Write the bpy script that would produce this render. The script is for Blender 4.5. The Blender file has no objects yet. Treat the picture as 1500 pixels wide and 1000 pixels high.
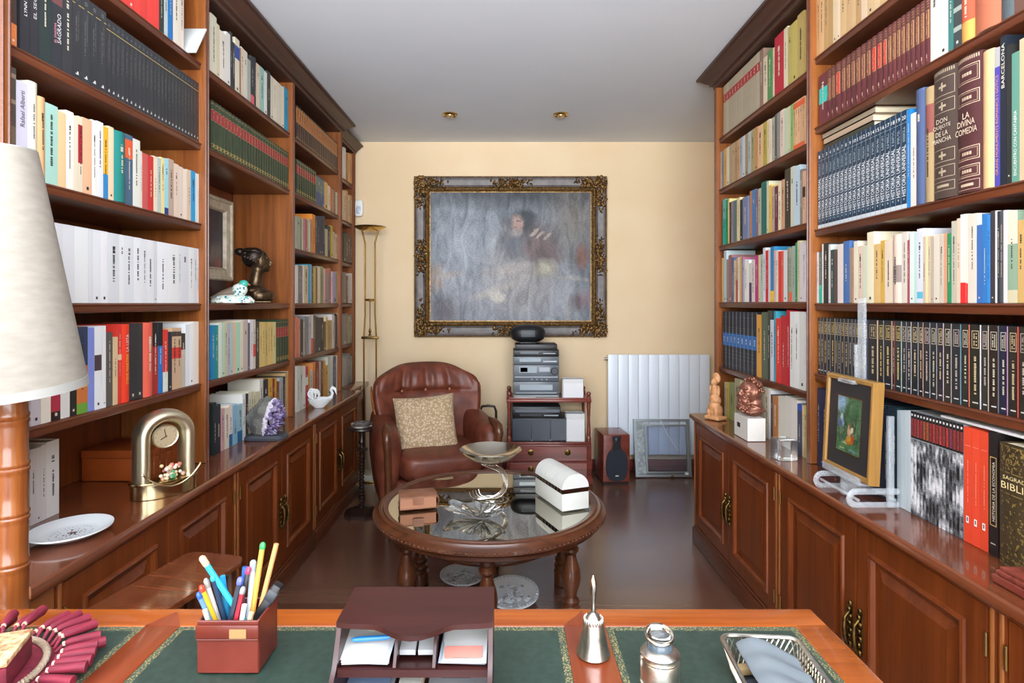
import bpy, bmesh, math, random
from mathutils import Vector, Matrix, Euler
random.seed(7)
S = bpy.context.scene
COL = S.collection
F, PX0, PY0, EYE = 860.0, 742.0, 444.0, 1.29      # focal length in px, vanishing point, eye height (m)
R = math.radians

# ------------------------------------------------------------------ camera
cam = bpy.data.cameras.new('camera'); camo = bpy.data.objects.new('camera', cam); COL.objects.link(camo)
camo.location = (0, 0, EYE); camo.rotation_euler = (R(90), 0, 0)
cam.sensor_width = 36; cam.lens = F / 1500 * 36
cam.shift_x = (750 - PX0) / 1500; cam.shift_y = -(500 - PY0) / 1500
cam.clip_start = .02
S.camera = camo
# ------------------------------------------------------------------ world, daylight, added fill, exposure
w = bpy.data.worlds.new('world'); S.world = w; w.use_nodes = True
bg = w.node_tree.nodes['Background']; bg.inputs[0].default_value = (.80, .90, 1.0, 1); bg.inputs[1].default_value = 3.0
def area(name, loc, rot, sx, sy, e, c):
    l = bpy.data.lights.new(name, 'AREA'); l.shape = 'RECTANGLE'; l.size = sx; l.size_y = sy; l.energy = e; l.color = c
    o = bpy.data.objects.new(name, l); COL.objects.link(o); o.location = loc; o.rotation_euler = rot
    return o
area('window_daylight', (0.0, -3.0, 1.45), (R(90), 0, 0), 4.6, 2.1, 150, (.97, .985, 1))
area('ceiling_fill', (0.0, -.75, 1.8), (R(180 - 20), 0, 0), 3.4, 1.3, 260, (.90, .95, 1))  # added fill aimed up at the ceiling behind the camera; no real source
S.view_settings.view_transform = 'Standard'; S.view_settings.look = 'None'
S.view_settings.gamma = 1; S.view_settings.use_curve_mapping = False
S.view_settings.exposure = 0.45

# ------------------------------------------------------------------ materials
def lin(h):
    v = [int(h[i:i+2], 16) / 255 for i in (0, 2, 4)] if isinstance(h, str) else [q / 255 for q in h]
    return [x / 12.92 if x <= .04045 else ((x + .055) / 1.055) ** 2.4 for x in v] + [1]
MC = {}
def P(name, col, rough=.5, metal=0, **k):
    m = bpy.data.materials.new(name); m.use_nodes = True
    b = m.node_tree.nodes['Principled BSDF']
    b.inputs['Base Color'].default_value = lin(col) if isinstance(col, str) or len(col) == 3 else col
    b.inputs['Roughness'].default_value = rough; b.inputs['Metallic'].default_value = metal
    for kk, v in k.items(): b.inputs[kk.replace('_', ' ')].default_value = v
    return m
def hexm(h, rough=.45, metal=0):
    key = (h, rough, metal)
    if key not in MC: MC[key] = P('colour_' + h, h, rough, metal)
    return MC[key]
def N(m, t, **k):
    n = m.node_tree.nodes.new(t)
    for kk, v in k.items(): setattr(n, kk, v)
    return n
def L(m, a, b): m.node_tree.links.new(a, b)
def bsdf(m): return m.node_tree.nodes['Principled BSDF']
def ramp(m, fac, stops):
    r = N(m, 'ShaderNodeValToRGB'); L(m, fac, r.inputs[0])
    while len(r.color_ramp.elements) < len(stops): r.color_ramp.elements.new(.5)
    for e, (p, c) in zip(r.color_ramp.elements, stops): e.position = p; e.color = lin(c) if isinstance(c, str) or len(c) == 3 else c
    return r.outputs[0]
def noise(m, vec, scale, detail=4, dist=0, rough=.5):
    n = N(m, 'ShaderNodeTexNoise'); n.inputs['Scale'].default_value = scale; n.inputs['Detail'].default_value = detail
    n.inputs['Distortion'].default_value = dist; n.inputs['Roughness'].default_value = rough
    if vec is not None: L(m, vec, n.inputs['Vector'])
    return n.outputs['Fac']
def coords(m, sc=(1, 1, 1), which='Object'):
    t = N(m, 'ShaderNodeTexCoord'); mp = N(m, 'ShaderNodeMapping'); mp.inputs['Scale'].default_value = sc
    L(m, t.outputs[which], mp.inputs['Vector']); return mp.outputs['Vector']
def bump(m, h, strength=.2, dist=.01):
    b = N(m, 'ShaderNodeBump'); b.inputs['Strength'].default_value = strength; b.inputs['Distance'].default_value = dist
    L(m, h, b.inputs['Height']); L(m, b.outputs[0], bsdf(m).inputs['Normal'])
def noisy(name, c1, c2, scale, rough=.5, bs=.2, bd=.004, metal=0, detail=5, sc=(1, 1, 1), **k):
    m = P(name, c1, rough, metal, **k); v = coords(m, sc); f = noise(m, v, scale, detail)
    L(m, ramp(m, f, [(.3, c1), (.7, c2)]), bsdf(m).inputs['Base Color'])
    if bs: bump(m, f, bs, bd)
    return m
def wood(name, c1, c2, axis='z', rough=.3, coat=0, sc=1.0):
    m = P(name, c1, rough); b = bsdf(m)
    s = [22 * sc] * 3; s['xyz'.index(axis)] = 1.3 * sc
    v = coords(m, s); f = noise(m, v, 1.0, 6, .8, .6)
    s2 = [160] * 3; s2['xyz'.index(axis)] = 5
    g = noise(m, coords(m, s2), 1.0, 2)
    mx = N(m, 'ShaderNodeMath', operation='MULTIPLY_ADD'); L(m, g, mx.inputs[0]); mx.inputs[1].default_value = .35
    ad = N(m, 'ShaderNodeMath', operation='SUBTRACT'); L(m, f, ad.inputs[0]); ad.inputs[1].default_value = .17; L(m, ad.outputs[0], mx.inputs[2])
    L(m, ramp(m, mx.outputs[0], [(.28, c1), (.72, c2)]), b.inputs['Base Color'])
    b.inputs['Coat Weight'].default_value = coat; b.inputs['Coat Roughness'].default_value = .08
    bump(m, g, .05, .001)
    return m
W_UP = wood('mahogany_upright', '6a3614', '985a28', 'z', .38)  # one mahogany with doors, shelves, cornice; light and shade put into each tone
W_SH = wood('mahogany_shelf', '4a2212', '6c3a22', 'x', .3)
W_DOOR = wood('mahogany_door', '59260c', '7f3e18', 'z', .28)
W_TOP = wood('mahogany_worktop', '5a2b16', '80462a', 'x', .16, .5)
W_COR = wood('mahogany_cornice', '351c10', '523326', 'x', .45)
W_BACK = wood('mahogany_back', '5a2a10', '844218', 'z', .45)
W_DESK = wood('desk_cherry', '7c360e', 'a2541c', 'x', .25, .3)
W_DESK2 = wood('desk_cherry_dark', '6a2a12', '8a4020', 'y', .3, .2)
W_ORG = wood('organiser_mahogany', '260c0a', '401a17', 'x', .36, .06)
W_TAB = wood('walnut_table', '41200f', '683a21', 'x', .3, .25)
W_DARK = wood('ebonised_wood', '1c100c', '33201a', 'z', .35)
W_RED = wood('red_mahogany', '5e271d', '8c4438', 'x', .3, .2)
W_POLE = wood('lamp_pole_wood', '6e3616', '945628', 'z', .25, .4)
W_CARVE = noisy('carved_pale_wood', 'b97e50', 'd8a272', 40, .55, .3, .004)
CHROME = P('silver', 'c9c5bd', .2, 1); SILVERP = noisy('old_silver', 'b8b2a8', 'd8d4cc', 60, .3, .3, .002, 1)
BRASS = P('brass', 'c9a45a', .22, 1); GOLD = P('pale_gold', 'd2c39a', .2, 1); OLDBRASS = noisy('old_brass', '3c2e1a', '84693a', 80, .38, .3, .002, 1)
BRONZE = noisy('dark_bronze', '3a2c20', '6a563e', 30, .35, .2, .003, .8); COPPER = noisy('red_bronze', '7a4a38', 'a87460', 50, .38, .5, .005, .6)
BLACK = P('black_plastic', '17181b', .4); DGREY = P('dark_grey_plastic', '2c3036', .4); MGREY = P('grey_plastic', '5d646c', .35)
WHITE = P('white_paint', 'e6e7e6', .4); PORC = P('white_porcelain', 'e4e8ea', .15)
PAPER = P('paper', 'dcdcda', .7); PAGES = noisy('book_pages', 'cdbfa0', 'e2d8c0', 200, .8, 0, sc=(30, 1, 1))
GLASS = P('clear_glass', 'ffffff', .02, 0, Transmission_Weight=1.0, IOR=1.45)
ACRYL = P('clear_acrylic', 'd4dce2', .1, 0, Alpha=.3)
LEATHER = noisy('brown_leather', '562617', '7a3f2c', 14, .45, .25, .01, 0, 7)
PENLEA = noisy('red_brown_leather', '571d14', '6e2c20', 12, .32, .1, .003)

# ------------------------------------------------------------------ mesh builder
class MB:
    def __init__(s): s.bm = bmesh.new(); s.mats = []; s.M = Matrix.Identity(4)
    def mi(s, m):
        if isinstance(m, str): m = hexm(m)
        if m not in s.mats: s.mats.append(m)
        return s.mats.index(m)
    def v(s, p): return s.bm.verts.new(s.M @ Vector(p))
    def f(s, vs, m):
        try: fc = s.bm.faces.new(vs); fc.material_index = s.mi(m); return fc
        except ValueError: return None
    def quad(s, pts, m): return s.f([s.v(p) for p in pts], m)
    def box(s, x0, x1, y0, y1, z0, z1, m, bev=0, seg=2):
        r = bmesh.ops.create_cube(s.bm, size=1)
        vs = r['verts']
        for q in vs: q.co = Vector(((x0 + x1) / 2 + q.co.x * (x1 - x0), (y0 + y1) / 2 + q.co.y * (y1 - y0), (z0 + z1) / 2 + q.co.z * (z1 - z0)))
        fs = {fc for q in vs for fc in q.link_faces}; i = s.mi(m)
        for fc in fs: fc.material_index = i
        if bev:
            es = list({e for q in vs for e in q.link_edges})
            rr = bmesh.ops.bevel(s.bm, geom=es, offset=bev, segments=seg, affect='EDGES', profile=.5, clamp_overlap=True)
            vs = list({q for fc in rr['faces'] for q in fc.verts} | {q for q in vs if q.is_valid})
            for fc in rr['faces']: fc.material_index = i
        for q in vs: q.co = s.M @ q.co
        return vs
    def loft(s, loops, m, closed=True, cap0=True, cap1=True, ring=False):
        rows = [[s.v(p) for p in lp] for lp in loops]; n = len(rows[0])
        pairs = list(zip(rows, rows[1:])) + ([(rows[-1], rows[0])] if ring else [])
        for a, b in pairs:
            for i in range(n if closed else n - 1):
                j = (i + 1) % n; s.f([a[i], a[j], b[j], b[i]], m)
        if not ring and closed:
            if cap0: s.f(rows[0][::-1], m)
            if cap1: s.f(rows[-1], m)
        return rows
    def lathe(s, prof, m, c=(0, 0, 0), seg=24, sx=1, sy=1):
        lp = [[(c[0] + max(r, 1e-4) * sx * math.cos(2 * math.pi * i / seg), c[1] + max(r, 1e-4) * sy * math.sin(2 * math.pi * i / seg), c[2] + z) for i in range(seg)] for r, z in prof]
        s.loft(lp, m)
    def tube(s, pts, r, m, seg=8, ring=False, flat=1):
        pts = [Vector(p) for p in pts]; n = len(pts); rs = r if isinstance(r, (list, tuple)) else [r] * n
        lp = []; up = Vector((0, 0, 1)); prev = None
        for i, p in enumerate(pts):
            a = pts[i - 1] if (i > 0 or ring) else p; b = pts[(i + 1) % n] if (i < n - 1 or ring) else p
            t = (b - a).normalized() if (b - a).length > 1e-9 else Vector((0, 0, 1))
            if prev is None:
                u = t.cross(up if abs(t.z) < .9 else Vector((0, 1, 0))).normalized()
            else:
                u = (prev - t * prev.dot(t)); u = u.normalized() if u.length > 1e-6 else t.cross(up).normalized()
            prev = u; vv = t.cross(u)
            lp.append([p + (u * math.cos(2 * math.pi * k / seg) + vv * flat * math.sin(2 * math.pi * k / seg)) * rs[i] for k in range(seg)])
        s.loft(lp, m, ring=ring)
    def ell(s, c, r, m, rot=None, seg=16, rings=10, e1=1.0, e2=1.0, noise=0):
        """(super)ellipsoid"""
        if not isinstance(r, (list, tuple)): r = (r, r, r)
        rm = Euler(rot).to_matrix() if rot else Matrix.Identity(3)
        pw = lambda a, e: math.copysign(abs(a) ** e, a)
        lp = []
        for j in range(rings + 1):
            ph = -math.pi / 2 + math.pi * (j + (.12 if j == 0 else -.12 if j == rings else 0)) / rings
            row = []
            for i in range(seg):
                th = 2 * math.pi * i / seg
                p = Vector((r[0] * pw(math.cos(ph), e1) * pw(math.cos(th), e2), r[1] * pw(math.cos(ph), e1) * pw(math.sin(th), e2), r[2] * pw(math.sin(ph), e1)))
                if noise: p *= 1 + random.uniform(-noise, noise)
                row.append(Vector(c) + rm @ p)
            lp.append(row)
        s.loft(lp, m)
    def rects(s, x0, x1, z0, z1, prof, m, fill=True, fillm=None):
        """nested rectangles in the XZ plane: prof = [(inset, y) ...]"""
        lp = [[(x0 + i, y, z0 + i), (x1 - i, y, z0 + i), (x1 - i, y, z1 - i), (x0 + i, y, z1 - i)] for i, y in prof]
        s.loft(lp, m, cap0=False, cap1=False)
        if fill: s.quad(lp[-1], fillm or m)
    def prism(s, pts, y0, y1, m):
        """outline in XZ extruded along Y"""
        s.loft([[(x, y0, z) for x, z in pts], [(x, y1, z) for x, z in pts]], m)
    def slab(s, pts, z0, z1, m):
        s.loft([[(x, y, z0) for x, y in pts], [(x, y, z1) for x, y in pts]], m)
    def mesh(s, me, Mx, m):
        i = s.mi(m); n0 = len(s.bm.faces); v0 = len(s.bm.verts)
        s.bm.from_mesh(me); s.bm.verts.ensure_lookup_table(); s.bm.faces.ensure_lookup_table()
        for q in s.bm.verts[v0:]: q.co = s.M @ (Mx @ q.co)
        for fc in s.bm.faces[n0:]: fc.material_index = i
    def data(s, name, smooth=35):
        bmesh.ops.recalc_face_normals(s.bm, faces=s.bm.faces[:])
        me = bpy.data.meshes.new(name); s.bm.to_mesh(me); s.bm.free()
        for m in s.mats: me.materials.append(m)
        if smooth:
            for p in me.polygons: p.use_smooth = True
            me.set_sharp_from_angle(angle=R(smooth))
        return me
    def build(s, name, parent=None, loc=None, rot=None, smooth=35):
        o = bpy.data.objects.new(name, s.data(name, smooth)); COL.objects.link(o)
        if parent: o.parent = parent
        if loc is not None: o.location = loc
        if rot is not None: o.rotation_euler = rot
        return o
def tag(o, label, cat, group=None):
    o['label'] = label; o['category'] = cat
    if group: o['group'] = group
    return o
def thing(name, label, cat, loc=(0, 0, 0), rz=0, group=None):
    o = bpy.data.objects.new(name, None); COL.objects.link(o); o.location = loc; o.rotation_euler = (0, 0, rz)
    o.empty_display_size = .05
    return tag(o, label, cat, group)
def struct(o): o['kind'] = 'structure'; return o
def applied(o, mods):
    """apply modifiers and keep the resulting mesh"""
    for t, k in mods:
        md = o.modifiers.new(t, t)
        for a, b in k.items(): setattr(md, a, b)
    dg = bpy.context.evaluated_depsgraph_get(); me = bpy.data.meshes.new_from_object(o.evaluated_get(dg))
    old = o.data; o.modifiers.clear(); o.data = me; bpy.data.meshes.remove(old)
    for p in me.polygons: p.use_smooth = True
    return o
def fuse(o, voxel=.004, it=4):
    return applied(o, [('REMESH', dict(mode='VOXEL', voxel_size=voxel)), ('SMOOTH', dict(factor=.5, iterations=it))])
def at(px, py, z):
    """the point of height z seen at a pixel"""
    d = F * (EYE - z) / (py - PY0); return Vector(((px - PX0) * d / F, d, z))
def atd(px, d): return (px - PX0) * d / F
def zat(py, d): return EYE - (py - PY0) * d / F
# ---- lettering, made once as meshes
TM = {}
def text(sx):
    if sx not in TM:
        c = bpy.data.curves.new('lettering', 'FONT'); c.body = sx; c.size = 1; c.align_x = 'CENTER'; c.align_y = 'CENTER'; c.resolution_u = 2
        o = bpy.data.objects.new('lettering', c); COL.objects.link(o)
        dg = bpy.context.evaluated_depsgraph_get(); me = bpy.data.meshes.new_from_object(o.evaluated_get(dg))
        bpy.data.objects.remove(o); bpy.data.curves.remove(c)
        xs = [q.co.x for q in me.vertices]; ys = [q.co.y for q in me.vertices]
        TM[sx] = (me, min(xs), max(xs), min(ys), max(ys))
    return TM[sx]
def put_text(mb, sx, c, length, height, m, vertical=False):
    """lettering on a face that looks along -y; c = centre"""
    me, x0, x1, y0, y1 = text(sx)
    a, b = length / (x1 - x0), height / (y1 - y0)
    T = Matrix.Translation((-(x0 + x1) / 2, -(y0 + y1) / 2, 0))
    Sx = Matrix.Diagonal((a, b, 1, 1))
    if vertical: Ro = Matrix(((0, -1, 0, 0), (0, 0, -1, 0), (1, 0, 0, 0), (0, 0, 0, 1)))
    else: Ro = Matrix(((1, 0, 0, 0), (0, 0, -1, 0), (0, 1, 0, 0), (0, 0, 0, 1)))
    mb.mesh(me, Matrix.Translation(c) @ Ro @ Sx @ T, m)
for sx in ['HISTORIA UNIVERSAL', 'DON', 'QUIJOTE', 'DE LA', 'MANCHA', 'LA', 'DIVINA', 'COMEDIA', 'GRANS MONUMENTS ROMANICS I GOTICS', 'BARCELONA', 'ENCUENTRO CON CANTABRIA',
           'SAGRADA', 'BIBLIA', 'HISTORIA DE LA ECONOMIA', 'EL ENIGMA', 'SAGRADO', 'LYNN PICKNETT', 'EL SEGUNDO', 'STEVE MARTINI', 'LA LISTA', 'Rafael Alberti'] + [str(i) for i in range(1, 21)]: text(sx)
# ------------------------------------------------------------------ the room
XL, XR, YB, YR, ZC, XW = -1.47, 1.63, 4.547, -3.1, 2.538, 2.7
def plaster(name, c1, c2, rough=.85):
    m = P(name, c1, rough); v = coords(m); f = noise(m, v, 3, 4)
    L(m, ramp(m, f, [(.3, c1), (.7, c2)]), bsdf(m).inputs['Base Color'])
    bump(m, noise(m, v, 120, 3), .05, .002); return m
CREAM = plaster('cream_wall', 'e2c8a2', 'e6cfac'); CEIL = plaster('ceiling_white', 'dbe1e9', 'dfe4eb')
def floor_mat():
    m = P('dark_parquet', '3c1f18', .24); b = bsdf(m); v = coords(m)
    br = N(m, 'ShaderNodeTexBrick'); br.offset = .37; br.inputs['Scale'].default_value = 1; br.inputs['Brick Width'].default_value = 1.4
    br.inputs['Row Height'].default_value = .14; br.inputs['Mortar Size'].default_value = .0015; br.inputs['Mortar Smooth'].default_value = .3
    br.inputs['Color1'].default_value = lin('643f30'); br.inputs['Color2'].default_value = lin('7c5746'); br.inputs['Mortar'].default_value = lin('301a14')
    L(m, v, br.inputs['Vector'])
    g = noise(m, coords(m, (3, 60, 60)), 1, 5, .5)
    mx = N(m, 'ShaderNodeMix', data_type='RGBA', blend_type='MULTIPLY'); mx.inputs['Factor'].default_value = .5
    L(m, br.outputs['Color'], mx.inputs['A']); L(m, ramp(m, g, [(.25, '9a9a9a'), (.75, 'ffffff')]), mx.inputs['B'])
    L(m, mx.outputs['Result'], b.inputs['Base Color']); bump(m, br.outputs['Fac'], -.15, .002)
    b.inputs['Coat Weight'].default_value = .8; b.inputs['Coat Roughness'].default_value = .22; b.inputs['Coat IOR'].default_value = 1.6
    return m
T = .12
def wallbox(name, *a, m=CREAM):
    mb = MB(); mb.box(*a, m); return struct(mb.build(name, smooth=0))
wallbox('floor', -XW - T, XW + T, YR - T, YB + T, -T, 0, m=floor_mat())
wallbox('ceiling', -XW - T, XW + T, YR - T, YB + T, ZC, ZC + T, m=CEIL)
wallbox('wall_back', XL - T, XR + T, YB, YB + T, 0, ZC)
def stepped(name, x, yc, s):               # unseen side walls set wider behind the desk so more daylight reaches the books
    mb = MB(); xo = x + s * T; mb.box(min(x, xo), max(x, xo), yc, YB, 0, ZC, CREAM); mb.box(min(xo, s * XW), max(xo, s * XW), yc, yc + T, 0, ZC, CREAM); mb.box(min(s * XW, s * (XW + T)), max(s * XW, s * (XW + T)), YR, yc + T, 0, ZC, CREAM)
    return struct(mb.build(name, smooth=0))
stepped('wall_left', XL, 1.12, -1); stepped('wall_right', XR, .1, 1)
mb = MB()                                   # the wall behind the desk, with the opening of a glazed balcony door
mb.box(-XW, -2.4, YR - T, YR, 0, ZC, CREAM); mb.box(2.4, XW, YR - T, YR, 0, ZC, CREAM); mb.box(-2.4, 2.4, YR - T, YR, 2.45, ZC, CREAM); mb.box(-2.4, 2.4, YR - T, YR, 0, .25, CREAM)
struct(mb.build('wall_front', smooth=0))
mb = MB()
for x in (-2.4, -1.2, -.03, 1.14, 2.34): mb.box(x, x + .06, YR - .09, YR - .03, .25, 2.45, WHITE)
for z in (.25, 2.39): mb.box(-2.34, 2.34, YR - .09, YR - .03, z, z + .06, WHITE)
struct(mb.build('window_1', smooth=0))
mb = MB(); mb.box(-.98, XR, YB - .014, YB, 0, .085, W_RED, .004); struct(mb.build('baseboard_back'))

# ------------------------------------------------------------------ bookcases
XBL, XBR = 1.13, 1.135                      # front planes of the two bookcases
LV = {'L': [.69, .99, 1.29, 1.59, 1.89, 2.19], 'R2': [.69, 1.03, 1.29, 1.565, 1.945, 2.205], 'R1': [.69, .95, 1.295, 1.60, 1.905, 2.18]}
LU, RU = [1.325, 2.215, 3.115, 4.015], [3.19, 2.205, 1.22, .24]
FZ = 2.455                                  # underside of the frieze
def upright(root, x, y0=0, z0=.691, z1=FZ + .04, name='upright', t=.03, D=None):
    D = D or .315
    mb = MB(); mb.box(x - t / 2, x + t / 2, y0, D, z0, z1, W_UP, .002, 1)
    for k in (-.009, .009): mb.tube([(x + k, y0, z0), (x + k, y0, z1)], .0035, W_SH, 6)
    return mb.build(name, root)
def shelf(root, x0, x1, z, y0=.015, t=.027, D=.315):
    mb = MB(); mb.box(x0, x1, y0, D, z - t, z, W_SH, .004, 2)
    mb.tube([(x0, y0 + .001, z - .005), (x1, y0 + .001, z - .005)], .004, W_SH, 6)
    return mb.build('shelf', root)
def cornice(root, x0, x1, y0=0, top=ZC - .004, bot=FZ, ends=(0, 0), reach=.075):
    """stepped crown moulding; profile swept along x with returned ends"""
    h = top - bot
    prof = [(0, 0), (.004, 0), (.006, .22), (.02, .26), (.022, .40), (.04, .55), (.055, .72), (.06, .80), (.075, .84), (.075, 1.0)]
    mb = MB(); lp = []
    for o, k in prof:
        o *= reach / .075; z = bot + k * h
        lp.append([(x0 - o * ends[0], .3, z), (x0 - o * ends[0], y0 - o, z), (x1 + o * ends[1], y0 - o, z), (x1 + o * ends[1], .3, z)])
    mb.loft(lp, W_COR)
    return mb.build('cornice', root, smooth=25)
# --- the one on the clock side: local x = world Y, local y = depth into the wall
bl = thing('bookcase', 'long mahogany bookcase above the cabinets with the gold clock and dark bust', 'bookcase', (-XBL, 0, 0), R(90))
for x in LU: upright(bl, x)
upright(bl, 4.50, .035)
for i, (a, b) in enumerate(zip(LU, LU[1:] + [4.50])):
    for z in LV['L'][1:]:
        if i == 1 and z == 1.59: continue
        shelf(bl, a + .015, b - .015, z, .015 if i < 3 else .05)
mb = MB(); mb.box(1.31, 4.515, .318, .335, .691, FZ, W_BACK); mb.build('back_panel', bl)
cornice(bl, 1.30, 4.03, ends=(1, 1)); cornice(bl, 4.03, 4.525, .035, top=ZC - .035, bot=FZ - .02, ends=(0, 0), reach=.06)
# --- the one on the easel side: local x = -world Y
br_ = thing('bookcase', 'mahogany bookcase above the cabinets with the framed picture on an easel', 'bookcase', (XBR, 0, 0), R(-90))
for i, y in enumerate(RU): upright(br_, -y, D=.48 if i == 0 else None)
for bay, (a, b) in zip(('R1', 'R2', 'R2'), zip(RU, RU[1:])):
    for z in LV[bay][1:]: shelf(br_, -a + .015, -b - .015, z)
mb = MB(); mb.box(-3.2, -.225, .318, .33, .691, FZ, W_BACK); mb.build('back_panel', br_)
cornice(br_, -3.205, -.225, ends=(1, 1))

# --- worktops
def worktop(name, label, XF, a, b, sgn, ends):
    o = thing(name, label, 'worktop', (sgn * XF, 0, 0), R(90) if sgn < 0 else R(-90))
    mb = MB(); lp = []
    for off, z in [(.012, .655), (.012, .660), (.004, .664), (0, .668), (0, .678), (.003, .686), (.009, .69)]:
        dp = .45 if sgn < 0 else .61; lp.append([(a + off * ends[0], dp, z), (a + off * ends[0], off, z), (b - off * ends[1], off, z), (b - off * ends[1], dp, z)])
    mb.loft(lp, W_TOP); t = mb.build('top_board', o, smooth=30); return o
wl = worktop('worktop', 'long polished mahogany worktop under the bookcase with the gold clock', 1.0, 1.235, 4.06, -1, (1, 1))
mb = MB(); mb.box(4.06, 4.52, .06, .45, .655, .69, W_TOP, .006); mb.build('end_board', wl)
worktop('worktop', 'polished mahogany worktop carrying the acrylic easel and the bearded bust', 1.0, -3.215, -.22, 1, (1, 1))

# --- base cabinets
HINGE = P('dull_brass', '8a6a3c', .4, .9)
def door(root, x0, x1, z0, z1, y, hinge, handle=True):
    """raised-panel door facing -y"""
    mb = MB(); mb.rects(x0, x1, z0, z1, [(0, y + .02), (0, y + .002), (.002, y)], W_DOOR, fill=False)
    mb.rects(x0, x1, z0, z1, [(.002, y), (.058, y), (.060, y - .006), (.066, y - .008), (.072, y - .005), (.078, y + .006), (.090, y + .009), (.112, y + .003), (.116, y + .001)], W_DOOR)
    d = mb.build('door', root, smooth=20)
    xm = x0 + .022 if hinge > 0 else x1 - .022
    if handle:
        mb = MB(); zc = .345
        mb.rects(xm - .009, xm + .009, zc - .055, zc + .055, [(0, y), (.002, y - .003)], OLDBRASS)
        for k in range(7):
            zz = zc - .06 + k * .02; mb.ell((xm + (-1) ** k * .003, y - .006, zz), (.011 - .001 * abs(k - 3), .006, .010), OLDBRASS, seg=8, rings=6)
        mb.tube([(xm, y - .008, zc + .035), (xm, y - .02, zc + .02), (xm, y - .022, zc - .01), (xm, y - .018, zc - .045), (xm, y - .012, zc - .062)], [.004, .005, .006, .007, .003], OLDBRASS, 8)
        mb.build('handle', d)
    xh = x1 + .001 if hinge > 0 else x0 - .001
    for zz in (z0 + .08, z1 - .08):
        mb = MB(); mb.tube([(xh, y - .004, zz - .025), (xh, y - .004, zz + .025)], .0035, HINGE, 8); mb.build('hinge', d)
    return d
def cabinet(sgn, y0, y1, label, endface=None, first=False):
    """two-door unit between the world depths y0 < y1"""
    XF = 1.02
    c = thing('base_cabinet', label, 'cabinet', (sgn * XF, 0, 0), R(90) if sgn < 0 else R(-90), None)
    a, b = (y0, y1) if sgn < 0 else (-y1, -y0)
    mb = MB(); mb.box(a + .001, b - .001, .021, .44, .09, .654, W_UP); mb.build('body', c)
    mb = MB(); mb.box(a + .001, b - .001, -.012, .43, .001, .08, W_SH, .002); mb.box(a + .001, b - .001, -.004, .40, .08, .094, W_SH, .005, 3); mb.build('plinth', c)
    for x in (a + .012, b - .012):
        mb = MB(); mb.box(x - .011, x + .011, .0, .02, .095, .652, W_DOOR); mb.tube([(x, 0, .095), (x, 0, .652)], .005, W_UP, 8); mb.build('stile', c)
    m = (a + b) / 2
    door(c, a + .026, m - .002, .1, .648, 0, -1); door(c, m + .002, b - .026, .1, .648, 0, 1)
    return c
cl = ['mahogany base cabinet below the gold clock, half behind the low side table', 'mahogany base cabinet below the amethyst geode', 'mahogany base cabinet below the white ceramic swan']
for lab, (a, b) in zip(cl, ((1.327, 2.215), (2.215, 3.115), (3.115, 4.035))): cabinet(-1, a, b, lab, None)
for o in [o for o in COL.objects if o.name.startswith('base_cabinet')][:1]:
    mb = MB(); mb.box(1.245, 1.326, .0, .44, .001, .654, W_UP, .004); mb.build('end_panel', o)
c = thing('base_cabinet', 'narrow recessed mahogany end cabinet by the cream wall', 'cabinet', (-1.08, 0, 0), R(90))
mb = MB(); mb.box(4.037, 4.515, .021, .38, .001, .654, W_UP); mb.build('body', c); door(c, 4.06, 4.50, .1, .648, 0, -1, False)
cabinet(1, 2.205, 3.19, 'mahogany base cabinet below the bearded bronze bust'); cabinet(1, 1.22, 2.205, 'mahogany base cabinet below the framed picture on its easel')
cabinet(1, .24, 1.22, 'mahogany base cabinet nearest the desk, below the thick bible')
mb = MB(); mb.box(1.022, 1.61, 3.191, 3.2, .001, .654, W_DOOR); o = mb.build('end_panel'); 
o.parent = [q for q in COL.objects if q.name.startswith('base_cabinet') and 'bearded' in q['label']][0]; o.matrix_parent_inverse = Matrix.Rotation(R(90), 4, 'Z') @ Matrix.Translation((-1.02, 0, 0))
# ------------------------------------------------------------------ books
import mathutils.noise as mnoise
PHOTO = ['1b1c1e', '2e3032', '4a4c50', '6c6f74', '8f9398', 'b0b4b8', 'cdd0d4', 'dfe1e4']
ORD = ['', 'first', 'second', 'third', 'fourth', 'fifth', 'sixth', 'seventh', 'eighth', 'ninth', 'tenth', 'eleventh', 'twelfth', 'thirteenth', 'fourteenth', 'fifteenth', 'sixteenth', 'seventeenth', 'eighteenth', 'nineteenth', 'twentieth']
TENS = {20: 'twenty', 30: 'thirty', 40: 'forty', 50: 'fifty'}
def ordinal(n):
    if n <= 20: return ORD[n]
    t, u = n // 10 * 10, n % 10
    return TENS[t] + '-' + ORD[u] if u else TENS[t][:-1] + 'ieth'
def colour_name(h):
    import colorsys
    r, g, b = [int(h[i:i+2], 16) / 255 for i in (0, 2, 4)]; hh, s, v = colorsys.rgb_to_hsv(r, g, b); hh *= 360
    if v < .27: return 'black' if s < .35 else ('dark blue' if 190 < hh < 270 else 'dark green' if 80 < hh < 190 else 'dark brown')
    if s < .10: return 'white' if v > .85 else 'pale grey' if v > .7 else 'grey' if v > .4 else 'dark grey'
    if s < .22 and v > .78: return 'cream' if 20 < hh < 75 else ('pale pink' if hh <= 20 or hh > 300 else 'pale blue' if hh > 170 else 'pale green')
    if s < .25: return 'grey' if v > .4 else 'dark grey'
    if hh < 14 or hh > 345: return ('red' if s > .55 else 'pink') if v > .6 else ('maroon' if s > .3 else 'brown')
    if hh < 42: return ('orange' if s > .62 else 'tan') if v > .6 else ('brown' if v > .35 else 'dark brown')
    if hh < 66: return ('yellow' if s > .5 else 'beige') if v > .62 else 'olive'
    if hh < 165: return 'green' if v > .35 else 'dark green'
    if hh < 192: return 'teal'
    if hh < 255: return ('blue' if s > .4 else 'pale blue' if v > .65 else 'slate blue') if v > .4 else 'dark blue'
    return 'purple' if hh < 300 else 'pink'
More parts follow.
